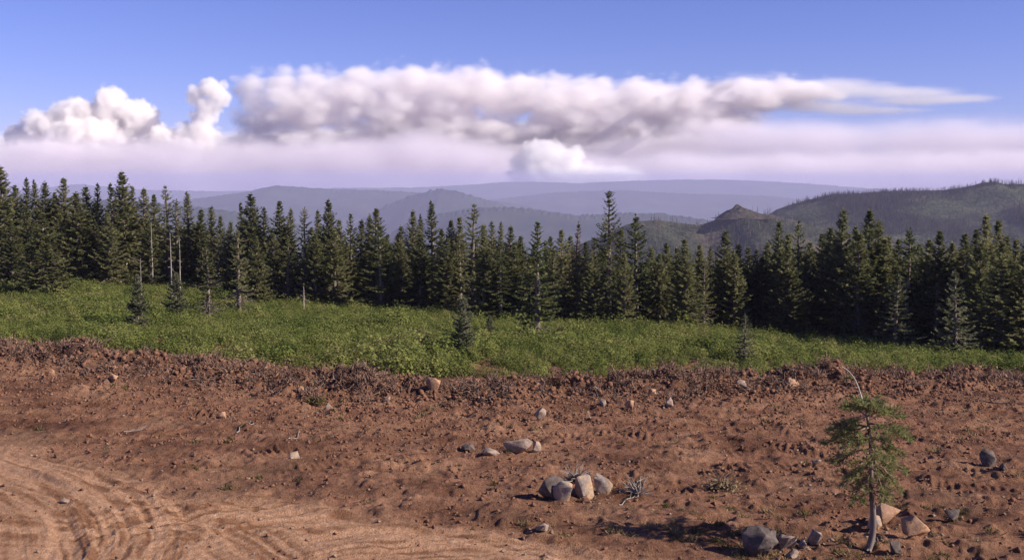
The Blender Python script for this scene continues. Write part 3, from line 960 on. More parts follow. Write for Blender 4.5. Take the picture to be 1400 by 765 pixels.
for k in range(3):
    PROTO['youn%d' % k] = conifer_meshes('young_fir', 690 + k, R=2.5, base=0.02, whorl=0.42, nbr=7, gap=0.12, spray=0.62, sw=0.17, top=0.66, mat=MAT_DUSTY)
PROTO['rust'] = conifer_meshes('rusty_fir', 660, R=1.3, whorl=0.36, gap=0.25, bare=0.2, mat=MAT_RUST)

def snag_meshes(seed, H=10.0, n=26, forked=False):
    g = np.random.default_rng(seed)
    zt = np.linspace(-0.5, H, 8)
    cv = np.stack([np.cumsum(g.normal(0, 0.04, 8)), np.cumsum(g.normal(0, 0.04, 8)), zt], 1)
    tr = tube(cv, np.linspace(0.026 * H, 0.006 * H, 8), 7)
    parts = []
    for _ in range(n):
        t = g.uniform(0.15, 0.95); a = g.uniform(0, 6.28); L = g.uniform(0.05, 0.16) * H * (1.15 - t)
        i = t * 7; b = cv[int(i)] + (cv[min(7, int(i) + 1)] - cv[int(i)]) * (i % 1)
        e = b + np.array([math.cos(a) * L, math.sin(a) * L, g.uniform(-0.5, 0.15) * L])
        parts.append(tube([b, (b + e) / 2 + g.normal(0, 0.03 * L, 3), e], [0.006 * H, 0.004 * H, 0.002 * H], 4))
    if forked:
        b = cv[4]
        parts.append(tube([b, b + np.array([-0.07, 0, 0.08]) * H, b + np.array([-0.12, 0.0, 0.02]) * H, b + np.array([-0.13, 0, -0.10]) * H], [0.016 * H, 0.013 * H, 0.009 * H, 0.004 * H], 5))
        parts.append(tube([cv[3], cv[3] + np.array([0.09, 0, 0.04]) * H, cv[3] + np.array([0.13, 0, -0.06]) * H], [0.012 * H, 0.009 * H, 0.004 * H], 5))
    me = mesh('snag_trunk', *tr, smooth=True); me.materials.append(MAT_SNAG)
    ml = mesh('snag_limbs', *join(parts)); ml.materials.append(MAT_SNAG)
    return {'trunk': me, 'limbs': ml}
for k in range(3):
    PROTO['snag%d' % k] = snag_meshes(670 + k)
PROTO['fork'] = snag_meshes(680, n=12, forked=True)

_base = np.array([(-200,388),(0,390),(120,390),(250,394),(330,410),(480,418),(560,425),(700,437),(830,447),(950,452),(1050,457),(1150,466),(1250,479),(1330,488),(1400,493),(1600,505)], float)
def base_row(px):
    return float(np.interp(px, _base[:, 0], _base[:, 1]))

SHARED = ('dark green conifer in the dense treeline behind the green brush', 'conifers in the treeline behind the brush')
def plant(kind, px, top, base=None, back=0.0, wide=1.0, label=None, name=None, cat='tree', group=None, lean=0.0):
    """base: photo row of the foot; without it the foot is hidden, `back` metres behind the treeline."""
    p = hit(px, base if base else base_row(px))
    if back:
        a, _ = ray(px, 400)
        y = p.y + back
        p = Vector((a * y, y, float(gz(a * y, y))))
    head = CAM_H + ray(px, top)[1] * p.y
    h = max(head - p.z, 0.5)
    root = bpy.data.objects.new(name or ('snag' if kind[:4] in ('snag', 'fork') else 'conifer_tree'), None)
    COL.objects.link(root)
    root.location = (p.x, p.y, p.z - 0.04)
    root.rotation_euler = (lean, 0, 0.0 if kind == 'fork' else rng.uniform(0, 6.28))
    s = h / 10.0
    if kind[:4] not in ('snag', 'fork', 'youn'):
        wide *= 1.22
    root.scale = (s * wide, s * wide, s)
    root.empty_display_size = 0.3
    for nm, me in PROTO[kind].items():
        c = bpy.data.objects.new(nm, me)
        COL.objects.link(c)
        c.parent = root
        if nm != 'trunk':
            c['kind'] = 'stuff'
    if label:
        tag(root, label, cat, group)
    else:
        look = {'fir': 'dense dark fir', 'sli': 'slim pointed dark fir', 'thi': 'thin fir with dry lower branches', 'pin': 'fluffy lighter green conifer'}[kind[:3]]
        row = 'at the treeline front' if base else ('rising behind the front trees' if back < 8.5 else 'deep inside the treeline')
        near = [n for lim, n in ((150, 'by the broad brush-edge fir'), (270, 'by the bare grey snags'), (370, 'by the sparse outlying firs'), (480, 'by the forked snag'), (690, 'by the small mid-brush fir'), (780, 'by the bushy light pine'), (900, 'by the tallest layered fir'), (1070, 'by the small pale fir'), (1260, 'by the pale drooping fir'), (9999, 'by the tall yellow-green fir')) if px < lim][0]
        tag(root, '%s %s %s' % (look, row, near), 'tree', SHARED[1])
    return root

def pick(*k):
    return k[int(rng.integers(0, len(k)))]
FIR = ('fir0', 'fir1', 'fir2', 'fir3'); SLIM = ('slim0', 'slim1'); THIN = ('thin0', 'thin1', 'thin2'); PINE = ('pine0', 'pine1', 'pine2')

# heads seen against the smoke: (column, row of the top, metres behind the treeline, kind)
for px, top, back, ks in (
    (8,227,3,FIR),(-14,240,5,FIR),(27,252,7,FIR),(42,244,5,SLIM),(52,247,8,SLIM),(67,248,4,FIR),(92,243,3,FIR),(80,262,9,FIR),(122,254,6,FIR),(139,251,4,SLIM),(155,251,3,SLIM),(172,234,4,FIR),(186,255,6,SLIM),(201,257,5,FIR),(214,265,7,FIR),(229,252,4,THIN),(245,272,6,THIN),(259,262,4,SLIM),
    (278,285,6,FIR),(292,281,5,SLIM),(304,294,7,FIR),(318,302,6,FIR),(331,277,6,SLIM),(346,264,4,FIR),(363,284,6,SLIM),(384,274,4,FIR),(400,284,6,SLIM),(418,283,3,THIN),(436,288,5,SLIM),(451,272,2,FIR),(465,300,5,FIR),
    (481,292,5,PINE),(496,300,7,FIR),(507,293,6,SLIM),(516,284,2,FIR),(530,320,8,FIR),(549,308,6,FIR),(565,287,4,FIR),(575,294,7,SLIM),(590,275,3,SLIM),(604,312,8,FIR),(617,300,6,FIR),(629,296,6,FIR),(650,277,4,THIN),(661,306,8,FIR),(672,303,5,SLIM),(685,304,6,SLIM),(698,309,7,FIR),(712,322,8,FIR),
    (752,322,6,FIR),(767,313,4,FIR),(779,322,7,FIR),(801,330,6,FIR),(813,325,7,SLIM),(849,312,5,FIR),(890,336,6,FIR),(911,331,3,FIR),(925,338,7,FIR),(935,326,3,FIR),(955,333,5,FIR),(970,338,7,SLIM),(991,314,2,FIR),(1008,332,5,FIR),(1022,336,6,PINE),(1033,340,4,FIR),(1048,330,7,FIR),
    (1063,302,2,FIR),(1076,318,5,FIR),(1089,298,3,THIN),(1106,330,8,FIR),(1122,318,5,FIR),(1133,310,3,FIR),(1150,285,2,FIR),(1168,308,6,FIR),(1186,286,2,FIR),(1199,300,4,FIR),(1213,322,7,FIR),(1226,326,6,FIR),(1241,312,2,PINE),(1256,332,6,FIR),(1268,326,5,FIR),(1282,314,2,FIR),(1300,330,6,FIR),(1317,318,4,FIR),(1332,312,6,FIR),(1344,292,2,FIR),(1362,300,3,FIR),(1374,322,6,FIR),(1387,326,3,FIR),(1402,314,4,FIR),(1418,320,3,FIR),(1440,318,4,FIR)):
    plant(pick(*ks), px, top, None, back, rng.uniform(0.85, 1.12))

# front of the treeline: feet in the brush
for px, top, db, ks, wd in (
    (18,300,4,FIR,1.2),(40,282,2,FIR,1.2),(86,292,0,FIR,1.15),(132,300,0,FIR,1.1),(150,290,2,FIR,1.1),(205,300,2,FIR,1.15),(300,318,0,THIN,1.0),(352,322,3,FIR,1.1),(375,318,0,FIR,1.2),(395,322,1,THIN,1.1),(432,318,2,FIR,1.15),(459,312,1,FIR,1.2),(520,306,4,PINE,1.05),(548,330,2,FIR,1.1),(576,318,2,FIR,1.2),(612,325,2,FIR,1.1),(628,320,1,THIN,1.0),(662,322,4,FIR,1.15),(684,328,4,PINE,1.1),(704,335,2,FIR,1.1),
    (757,340,2,FIR,1.1),(790,345,0,FIR,1.1),(808,350,2,FIR,1.1),(852,345,2,FIR,1.05),(900,345,0,FIR,1.1),(936,340,3,FIR,1.2),(962,350,0,THIN,1.0),(1003,345,0,FIR,1.15),(1040,350,-2,FIR,1.1),(1075,335,2,FIR,1.2),(1100,340,0,FIR,1.0),(1140,325,0,FIR,1.2),(1172,318,2,FIR,1.1),(1205,325,-2,FIR,1.15),(1262,345,-2,FIR,1.1),(1335,330,0,FIR,1.2),(1365,330,2,FIR,1.2),(1395,345,2,FIR,1.1)):
    plant(pick(*ks), px, top, base_row(px) + db, 0, wd)

# dense rows behind, lower than the skyline
sky_row = lambda x: float(np.interp(x, [0, 180, 260, 420, 560, 700, 850, 950, 1100, 1250, 1400], [288, 290, 312, 322, 330, 342, 350, 356, 345, 348, 345]))
for r_, bk in enumerate((8, 12, 17)):
    for px in np.arange(-20, 1430, 30):
        x_ = px + rng.uniform(-10, 10) + 11 * r_
        plant(pick(*FIR), x_, sky_row(x_) + rng.uniform(-14, 14), None, bk + rng.uniform(-2, 2), rng.uniform(1.0, 1.25))

# trees one can single out
plant('tall', 831, 261, 446, 0, 1.0, 'tallest dark fir with layered drooping tiers, its spire above the far ridges')
plant('pine0', 868, 293, 446, 0, 1.0, 'full yellow-green conifer right beside the tallest layered fir')
plant('pine1', 735, 303, 471, 0, 0.95, 'bushy light green pine with a bare lower trunk standing in the brush')
plant('rust', 790, 303, None, 3, 1.0, 'thin conifer with a rust-brown dying top among green firs')
plant('fir2', 62, 290, 405, 0, 1.35, 'broad dark fir at the edge of the brush with a shadow at its foot')
plant('fir3', 108, 262, 390, 0, 1.25, 'wide dark fir with a greyish dead lower edge at the treeline')
plant('youn0', 190, 374, 451, 0, 1.0, 'small dark young fir with a tapering crown standing alone in the brush')
plant('youn1', 242, 372, 438, 0, 1.25, 'squat dark fir below tall bare snags at the edge of the brush')
plant('thin2', 283, 332, 438, 0, 1.15, 'sparse fir with a pale bare trunk showing through, out in the brush')
plant('thin1', 327, 314, 430, 0, 1.15, 'scraggly dark fir with dry lower branches out in the brush')
plant('youn2', 634, 404, 488, 0, 1.0, 'small dark fir standing in mid-brush below the big treeline')
plant('youn0', 669, 430, 463, 0, 1.3, 'tiny dark fir bush low in the brush beside the small fir')
plant('pale0', 1017, 428, 499, 0, 1.2, 'small pale yellowish fir near the berm at the brush edge')
plant('pale1', 1226, 375, 480, 0, 1.35, 'pale grey-green fir with drooping dry lower branches before the dark trees')
plant('pale0', 1302, 368, 493, 0, 1.15, 'tall pale yellow-green fir with spreading branches before the dark treeline')
plant('pale1', 1154, 443, 470, 0, 0.8, 'tiny pale seedling fir at the foot of the dark treeline')
plant('fork', 415, 390, 424, 0, 1.9, 'short bleached forked snag standing at the brush edge', cat='snag')
for px, top, base in ((235, 318, 412), (247, 322, 416), (209, 304, 396)):
    plant(pick('snag0', 'snag1', 'snag2'), px, top, base, 0, 0.55, 'tall bare grey snag among the firs at the brush edge', cat='snag', group='tall bare snags at the brush edge')
plant('snag1', 194, 352, 430, 0, 0.6, 'grey dead top rising behind the small lone fir in the brush', cat='snag')
# ------------------------------------------------------------------ boulders and stones one can pick out
ROCKS = (
    # px of the foot's middle, row of the foot, width px, height px, material, label, extra: yaw
    (752,682,42,36,MAT_ROCK_DARK,'big dark-faced boulder at the left end of the boulder row'),
    (773,684,34,28,MAT_ROCK_TAN,'tan-topped grey boulder leaning against the dark-faced boulder'),
    (800,681,32,34,MAT_ROCK_TAN,'upright tan boulder in the middle of the boulder row'),
    (827,676,30,30,MAT_ROCK_TAN,'rounded tan boulder at the right end of the boulder row'),
    (802,687,14,11,MAT_ROCK_ORANGE,'small orange stone at the foot of the boulder row'),
    (710,623,46,22,MAT_ROCK_GREY,'long dark-sided boulder with a pale top lying alone on the dirt'),
    (732,619,15,17,MAT_ROCK_TAN,'rounded tan stone touching the long pale-topped boulder'),
    (671,624,28,10,MAT_ROCK_GREY,'low flat grey rock just left of the long pale-topped boulder'),
    (640,617,22,10,MAT_ROCK_DARK,'small dark clod of rock beyond the low flat grey rock'),
    (743,727,26,11,MAT_ROCK_GREY,'flat pale stone half buried where the track meets the weeds'),
    (402,627,17,10,MAT_ROCK_TAN,'pale tilted stone alone on the red dirt above the wheel ruts'),
    (155,524,17,16,MAT_ROCK_ORANGE,'orange block of rock in front of the torn brush berm'),
    (594,536,22,22,MAT_ROCK_ORANGE,'pinkish upright boulder on the crest of the berm'),
    (304,572,11,10,MAT_ROCK_ORANGE,'small orange stone out on the red dirt below the berm'),
    (411,537,12,11,MAT_ROCK_ORANGE,'small orange rock among torn brush on the berm'),
    (448,559,14,9,MAT_ROCK_TAN,'tan stone by the green sprouts at the foot of the berm'),
    (861,561,16,16,MAT_ROCK_ORANGE,'bright orange pointed rock on the slope of the berm'),
    (802,573,9,13,MAT_ROCK_ORANGE,'narrow upright orange stone below the berm'),
    (915,557,14,15,MAT_ROCK_GREY,'grey leaning stone right of the bright orange rock'),
    (739,572,18,15,MAT_ROCK_GREY,'grey rock half sunk in the apron below the berm'),
    (1086,531,28,20,MAT_ROCK_ORANGE,'large orange boulder on the berm at the brush edge'),
    (1015,536,18,18,MAT_ROCK_GREY,'grey boulder beside the uprooted bush on the berm'),
    (88,688,18,7,MAT_ROCK_GREY,'flat pale stone lying on the wheel-rutted track'),
    (1357,638,28,26,MAT_ROCK_DARK,'dark notched boulder standing alone on the dozed dirt'),
    (1373,642,12,9,MAT_ROCK_DARK,'small dark stone at the foot of the notched boulder'),
    (1305,711,24,15,MAT_ROCK_DARK,'small dark rock casting a shadow on the cleat-marked dirt'),
    (1213,716,46,30,MAT_ROCK_ORANGE,'big orange-topped boulder right behind the young pine trunk'),
    (1250,731,42,32,MAT_ROCK_ORANGE,'wedge-shaped orange boulder with a dark face beside the young pine'),
    (1196,724,26,22,MAT_ROCK_TAN,'pale tan rock behind the young pine trunk'),
    (1227,757,18,20,MAT_ROCK_DARK,'dark stone below the wedge-shaped orange boulder'),
    (1039,761,58,40,MAT_ROCK_DARK,'largest dark round boulder in the young pine shadow'),
    (1079,752,28,22,MAT_ROCK_GREY,'round grey rock touching the largest dark boulder'),
    (1098,750,14,12,MAT_ROCK_GREY,'small grey stone between two round grey rocks'),
    (1113,744,25,22,MAT_ROCK_GREY,'rounded pinkish grey rock at the end of the stone row'),
    (1086,763,22,10,MAT_ROCK_GREY,'low grey stone in front of the stone row'),
    (1117,636,16,9,MAT_ROCK_GREY,'pale stone beside the shadow of the young pine crown'),
    (70,513,9,8,MAT_ROCK_ORANGE,'small reddish stone left of the orange block'),
    (528,551,12,10,MAT_ROCK_TAN,'tan stone below the berm near the pinkish boulder'),
    (823,556,12,11,MAT_ROCK_GREY,'grey lump of rock left of the bright orange rock'),
    (893,541,13,11,MAT_ROCK_ORANGE,'orange rock high on the berm'),
)
for k, (px, py, w, h, mat, lab) in enumerate(ROCKS):
    p = dirt_hit(px, py)
    sc = p.y / F_PX
    W, Hh = w * sc * 0.88, h * sc * 0.96
    me = rock_mesh('boulder', (W, W * (0.75 + 0.2 * ((k * 7) % 5) / 5), Hh * 1.2), 700 + k, 3, 20 if w > 50 else 11 + k % 5, 0.07)
    me.materials.append(mat)
    o = link('boulder' if w > 20 else 'stone', me, loc=(p.x, p.y + W * 0.25, p.z - Hh * 0.2))
    o.rotation_euler = (rng.normal(0, 0.08), rng.normal(0, 0.08), rng.uniform(-0.5, 0.5))
    tag(o, lab, 'rock')

# broken fragments lying round the boulders
fp = []
fg = np.random.default_rng(880)
for px, py, w, h, mat, lab in ROCKS:
    p = dirt_hit(px, py)
    r = w * p.y / F_PX
    for _ in range(3 + int(w / 4)):
        a, q = fg.uniform(0, 6.28), r * (0.45 + abs(fg.normal(0, 0.6)))
        fp.append((p.x + math.cos(a) * q, p.y + r * 0.25 + math.sin(a) * q, fg.uniform(0.03, 0.09) * (1.6 if fg.uniform() < 0.15 else 1)))
fp = np.array(fp)
scatter('rock_fragments', sprotos, np.stack([fp[:, 0], fp[:, 1], zc_local(fp[:, 0], fp[:, 1]) - 0.012], 1), fg.uniform(0, 6.28, len(fp)), fp[:, 2], tilt=fg.normal(0, 0.3, (len(fp), 2)))

# sticks
for k, (xa, ya, xb, yb, r, lab) in enumerate((
    (322,592,348,578,0.022,'bleached crooked stick lying on the dirt left of centre'),
    (395,600,412,590,0.018,'short pale stick lying near the pale tilted stone'),
    (170,590,205,586,0.018,'thin pale stick at the edge of the wheel ruts'),
    (120,505,146,503,0.03,'dark fallen branch by the orange block of rock'),
    (845,690,868,676,0.016,'thin grey twig beside the boulder row'),
    (560,560,578,548,0.02,'brown stick poking out of the apron of the berm'),
    (1330,548,1398,552,0.035,'dark fallen branch lying along the berm'))):
    a, b = dirt_hit(xa, ya), dirt_hit(xb, yb)
    g = np.random.default_rng(800 + k)
    t = np.linspace(0, 1, 7)
    P = np.outer(1 - t, a) + np.outer(t, b)
    P = P + g.normal(0, 0.02, P.shape) * (a - b).length
    P[:, 2] = zc_local(P[:, 0], P[:, 1]) + r
    parts = [tube(P, np.linspace(r, r * 0.5, 7), 6)]
    e = P[4] + (P[6] - P[4]) * 0.4 + np.array([0, 0.12, 0.10])
    parts.append(tube([P[4], e], [r * 0.6, r * 0.25], 5))
    me = mesh('stick', *join(parts), smooth=True); me.materials.append(MAT_SNAG if k in (0, 1, 2, 4) else MAT_TWIG)
    tag(link('stick', me), lab, 'stick')

# uprooted bushes on the berm, single weeds
def uproot(px, py, w, seed, lab, green=False, dry=False):
    p = dirt_hit(px, py)
    r = w * p.y / F_PX / 2
    root = bpy.data.objects.new('uprooted_bush' if not green else 'low_bush', None); COL.objects.link(root)
    root.location = p
    g = np.random.default_rng(seed)
    parts = []
    for _ in range(46):
        d = unit(g.normal(size=3) * np.array([1, 1, 0.7]) + np.array([0, 0, 0.5]))
        d[2] = abs(d[2])
        L = g.uniform(0.6, 1.25) * r
        q = d * L * 0.55 + g.normal(0, 0.07, 3) * r
        e = q + unit(d + g.normal(0, 0.5, 3)) * L * 0.5
        e[2] = max(e[2], 0.0)
        parts.append(tube([(0, 0, 0), q, e], [0.022, 0.014, 0.005], 4))
    me = mesh('twigs', *join(parts)); me.materials.append(MAT_SNAG if dry else MAT_TWIG)
    link('branches', me, root)['kind'] = 'stuff'
    if dry:
        root.name = 'twig_heap'
        tag(root, lab, 'twigs')
        return
    n = 420
    B = g.normal(0, 0.42, (n, 3)) * r; B[:, 2] = np.abs(B[:, 2]) * (0.55 if green else 0.9)
    d = unit(g.normal(size=(n, 3))); L = g.uniform(0.05, 0.12, (n, 1))
    V, Fc = kites(B, d * L, unit(np.cross(d, g.normal(size=(n, 3)))) * L * 0.35)
    ml = mesh('leaves', V, Fc); ml.materials.append(MAT_WEED if green else MAT_DEAD)
    link('leaves', ml, root)['kind'] = 'stuff'
    tag(root, lab, 'bush')
uproot(757, 527, 36, 901, 'dark uprooted brown bush standing tallest on the berm')
uproot(985, 534, 46, 902, 'uprooted dark root tangle lying beside a grey boulder')
uproot(208, 500, 30, 903, 'uprooted reddish brown bush by the orange block of rock')
uproot(405, 518, 34, 904, 'uprooted reddish bush where the berm bulges forward')
uproot(990, 668, 58, 905, 'low grey-green bush alone on the dozed dirt', True)
uproot(432, 550, 30, 906, 'green sprouting bush at the foot of the berm', True)
uproot(788, 655, 50, 908, 'pale dry twig heap behind the boulder row', dry=True)
uproot(872, 675, 48, 909, 'pale dry twig heap off the right end of the boulder row', dry=True)
uproot(1165, 560, 22, 907, 'small dry green bush behind the young pine leader', True)

# ------------------------------------------------------------------ the young pine in front
YP = dirt_hit(1188, 754)
YS = YP.y / F_PX
def yp(px, py, dy=0.0):
    """A point on the young pine from its photo position, dy metres nearer (-) or farther (+)."""
    return np.array([(px - 1188) * YS, dy, (754 - py) * YS * 1.055])
pine = bpy.data.objects.new('young_pine', None); COL.objects.link(pine)
pine.location = YP
tag(pine, 'young flat-topped pine with a curved trunk and bare arching leader on the dirt', 'tree')
trunk_px = [(1178,765,0),(1184,756,0),(1191,742,0),(1194,722,0.02),(1193,700,0.03),(1189,676,0.0),(1187,650,-0.02),(1187,620,0),(1184,590,0.03),(1180,570,0.02),(1176,556,0.0)]
TP = np.array([yp(a, b, c) for a, b, c in trunk_px])
def smooth_line(P, n):
    P = np.asarray(P, float)
    t = np.linspace(0, len(P) - 1, n)
    Q = np.stack([np.interp(t, np.arange(len(P)), P[:, i]) for i in range(3)], 1)
    for _ in range(4):
        Q[1:-1] = (Q[:-2] + 2 * Q[1:-1] + Q[2:]) / 4
    return Q
TP = smooth_line(TP, 40)
me = mesh('trunk', *tube(TP, np.r_[np.linspace(0.12, 0.080, 6), np.linspace(0.076, 0.020, 34)], 10), smooth=True)
me.materials.append(MAT_BARK); link('trunk', me, pine)
LP = smooth_line([yp(1174,556), yp(1172,548), yp(1168,536), yp(1162,522), yp(1153,511), yp(1143,505)], 24)
me = mesh('leader', *tube(LP, np.linspace(0.016, 0.006, 24), 7), smooth=True)
me.materials.append(bark_material('bleached_leader', (0.34, 0.32, 0.27), (0.46, 0.44, 0.38), (0.58, 0.55, 0.48))); link('leader', me, pine)
g = np.random.default_rng(950)
twigs, BB, DD_, SS = [], [], [], []
def needles(P, dens, ln):
    """Brush of needles round a shoot."""
    d = np.gradient(P, axis=0); L = np.linalg.norm(P[-1] - P[0])
    n = max(10, int(L * dens))
    t = g.uniform(0, 1, n) ** 0.8 * (len(P) - 1)
    i = np.minimum(t.astype(int), len(P) - 2)
    B = P[i] + (P[i + 1] - P[i]) * (t - i)[:, None]
    ax = unit(d[i])
    nd = unit(ax * 0.75 + unit(np.cross(ax, g.normal(size=(n, 3)))) * 0.8 + np.array([0, 0, 0.12]))
    ll = g.uniform(0.7, 1.25, (n, 1)) * ln
    BB.append(B); DD_.append(nd * ll); SS.append(unit(np.cross(nd, g.normal(size=(n, 3)))) * 0.010)
# limbs: (row on the trunk, tip column, tip row, depth of tip)
LIMBS = [(572,1136,592,-0.1),(575,1226,574,0.1),(580,1232,596,-0.25),(584,1128,612,0.2),(570,1160,566,0.5),(572,1204,562,-0.5),(588,1240,604,0.15),(594,1130,632,-0.2),(598,1236,626,0.3),(600,1150,610,-0.6),(604,1216,612,0.65),(612,1142,640,0.2),(614,1226,640,-0.35),(622,1148,660,-0.25),(626,1220,646,0.3),(632,1222,664,-0.1),(636,1156,668,0.35),(644,1214,684,0.1),(650,1160,682,-0.1),(606,1180,640,-0.75),(592,1190,600,0.8),(566,1190,556,0.25),(640,1198,676,-0.5),(628,1180,668,0.5),(562,1162,556,-0.15),(596,1172,622,-0.7),(582,1206,590,-0.6),(586,1152,598,0.45)]
LIMBS += [(r_ + g.uniform(-6, 6), tx_ + g.uniform(-16, 16) - (tx_ - 1184) * 0.12, ty_ + g.uniform(-9, 9), -dy_ + g.uniform(-0.3, 0.3)) for r_, tx_, ty_, dy_ in LIMBS[::3]]
for row, tx, ty, dy in LIMBS:
    z = (754 - row) * YS * 1.055
    b = TP[np.argmin(np.abs(TP[:, 2] - z))]
    e = yp(tx, ty, dy)
    m1 = b + (e - b) * 0.5 + np.array([0, 0, 0.10 + g.uniform(-0.03, 0.05)])
    P = smooth_line([b, m1, e], 9)
    twigs.append(tube(P, np.linspace(0.024, 0.008, 9), 5))
    for k in range(11):
        t = g.uniform(0.28, 1.0)
        i = t * 8; s0 = P[int(i)] + (P[min(8, int(i) + 1)] - P[int(i)]) * (i % 1)
        ax = unit(e - b)
        sd_ = unit(np.cross(ax, [0, 0, 1.0])) * (1 if k % 2 else -1)
        d = unit(ax * g.uniform(0.4, 1.0) + sd_ * g.uniform(0.3, 1.0) + np.array([0, 0, g.uniform(-0.25, 0.4)]))
        L = g.uniform(0.14, 0.34) * (1.25 - 0.5 * t)
        Q = np.array([s0, s0 + d * L * 0.5, s0 + d * L + np.array([0, 0, 0.02])])
        twigs.append(tube(Q, [0.008, 0.006, 0.004], 4))
        needles(Q, 95, 0.10)
    needles(P[5:], 80, 0.10)
# sparse tufts on the leader and dry twigs below the crown
for px, py, tx, ty in ((1166,532,1152,526),(1170,545,1180,539),(1170,541,1159,536),(1160,520,1148,522),(1174,556,1150,560),(1175,560,1196,553),(1172,552,1156,545)):
    P = np.array([yp(px, py), yp((px + tx) / 2, (py + ty) / 2 - 1, 0.05), yp(tx, ty, 0.08)])
    twigs.append(tube(P, [0.008, 0.006, 0.004], 4))
    if py > 548 or px < 1164: needles(P, 300, 0.06)
for k in range(16):
    z = (754 - g.uniform(640, 690)) * YS
    b = TP[np.argmin(np.abs(TP[:, 2] - z))]
    e = b + np.array([g.normal(0, 0.3), g.normal(0, 0.3), g.uniform(-0.22, 0.02)])
    twigs.append(tube([b, (b + e) / 2 + np.array([0, 0, 0.03]), e], [0.010, 0.007, 0.003], 4))
me = mesh('limbs', *join(twigs)); me.materials.append(MAT_TWIG); link('limbs', me, pine)['kind'] = 'stuff'
V, Fc = kites(np.concatenate(BB), np.concatenate(DD_), np.concatenate(SS), 0.5)
me = mesh('crown', V, Fc)
me.materials.append(leaf_material('young_needles', [(0.25, (0.13, 0.145, 0.055)), (0.5, (0.22, 0.235, 0.09)), (0.75, (0.31, 0.32, 0.14))], 0.45, 3.0, 0.1)); link('crown', me, pine)['kind'] = 'stuff'
# ------------------------------------------------------------------ smoky air between the hills
hm, hnt = new_mat('smoky_air')
pv = node(hnt, 'ShaderNodeVolumePrincipled', inp={'Color': (0.70, 0.685, 1.0, 1), 'Density': 0.88e-4, 'Anisotropy': 0.0})
ho = node(hnt, 'ShaderNodeOutputMaterial')
hnt.links.new(pv.outputs[0], ho.inputs['Volume'])
x0, x1, y0, y1, z0, z1 = -9700, 9700, -500, 14800, VALLEY - 45, 58
haze = link('haze', mesh('haze', [(x, y, z) for x in (x0, x1) for y in (y0, y1) for z in (z0, z1)],
    [(0, 1, 3, 2), (4, 6, 7, 5), (0, 4, 5, 1), (2, 3, 7, 6), (0, 2, 6, 4), (1, 5, 7, 3)]), mat=hm)
haze['kind'] = 'stuff'
# ------------------------------------------------------------------ smoke clouds (real volumes, kilometres away)
def smoke_material(name, color, aniso=0.0):
    m, nt = new_mat(name)
    out = node(nt, 'ShaderNodeOutputMaterial')
    sc = node(nt, 'ShaderNodeVolumePrincipled', inp={'Color': (*color, 1), 'Density': 1.0, 'Density Attribute': 'density', 'Anisotropy': aniso})
    nt.links.new(sc.outputs[0], out.inputs['Volume'])
    return m

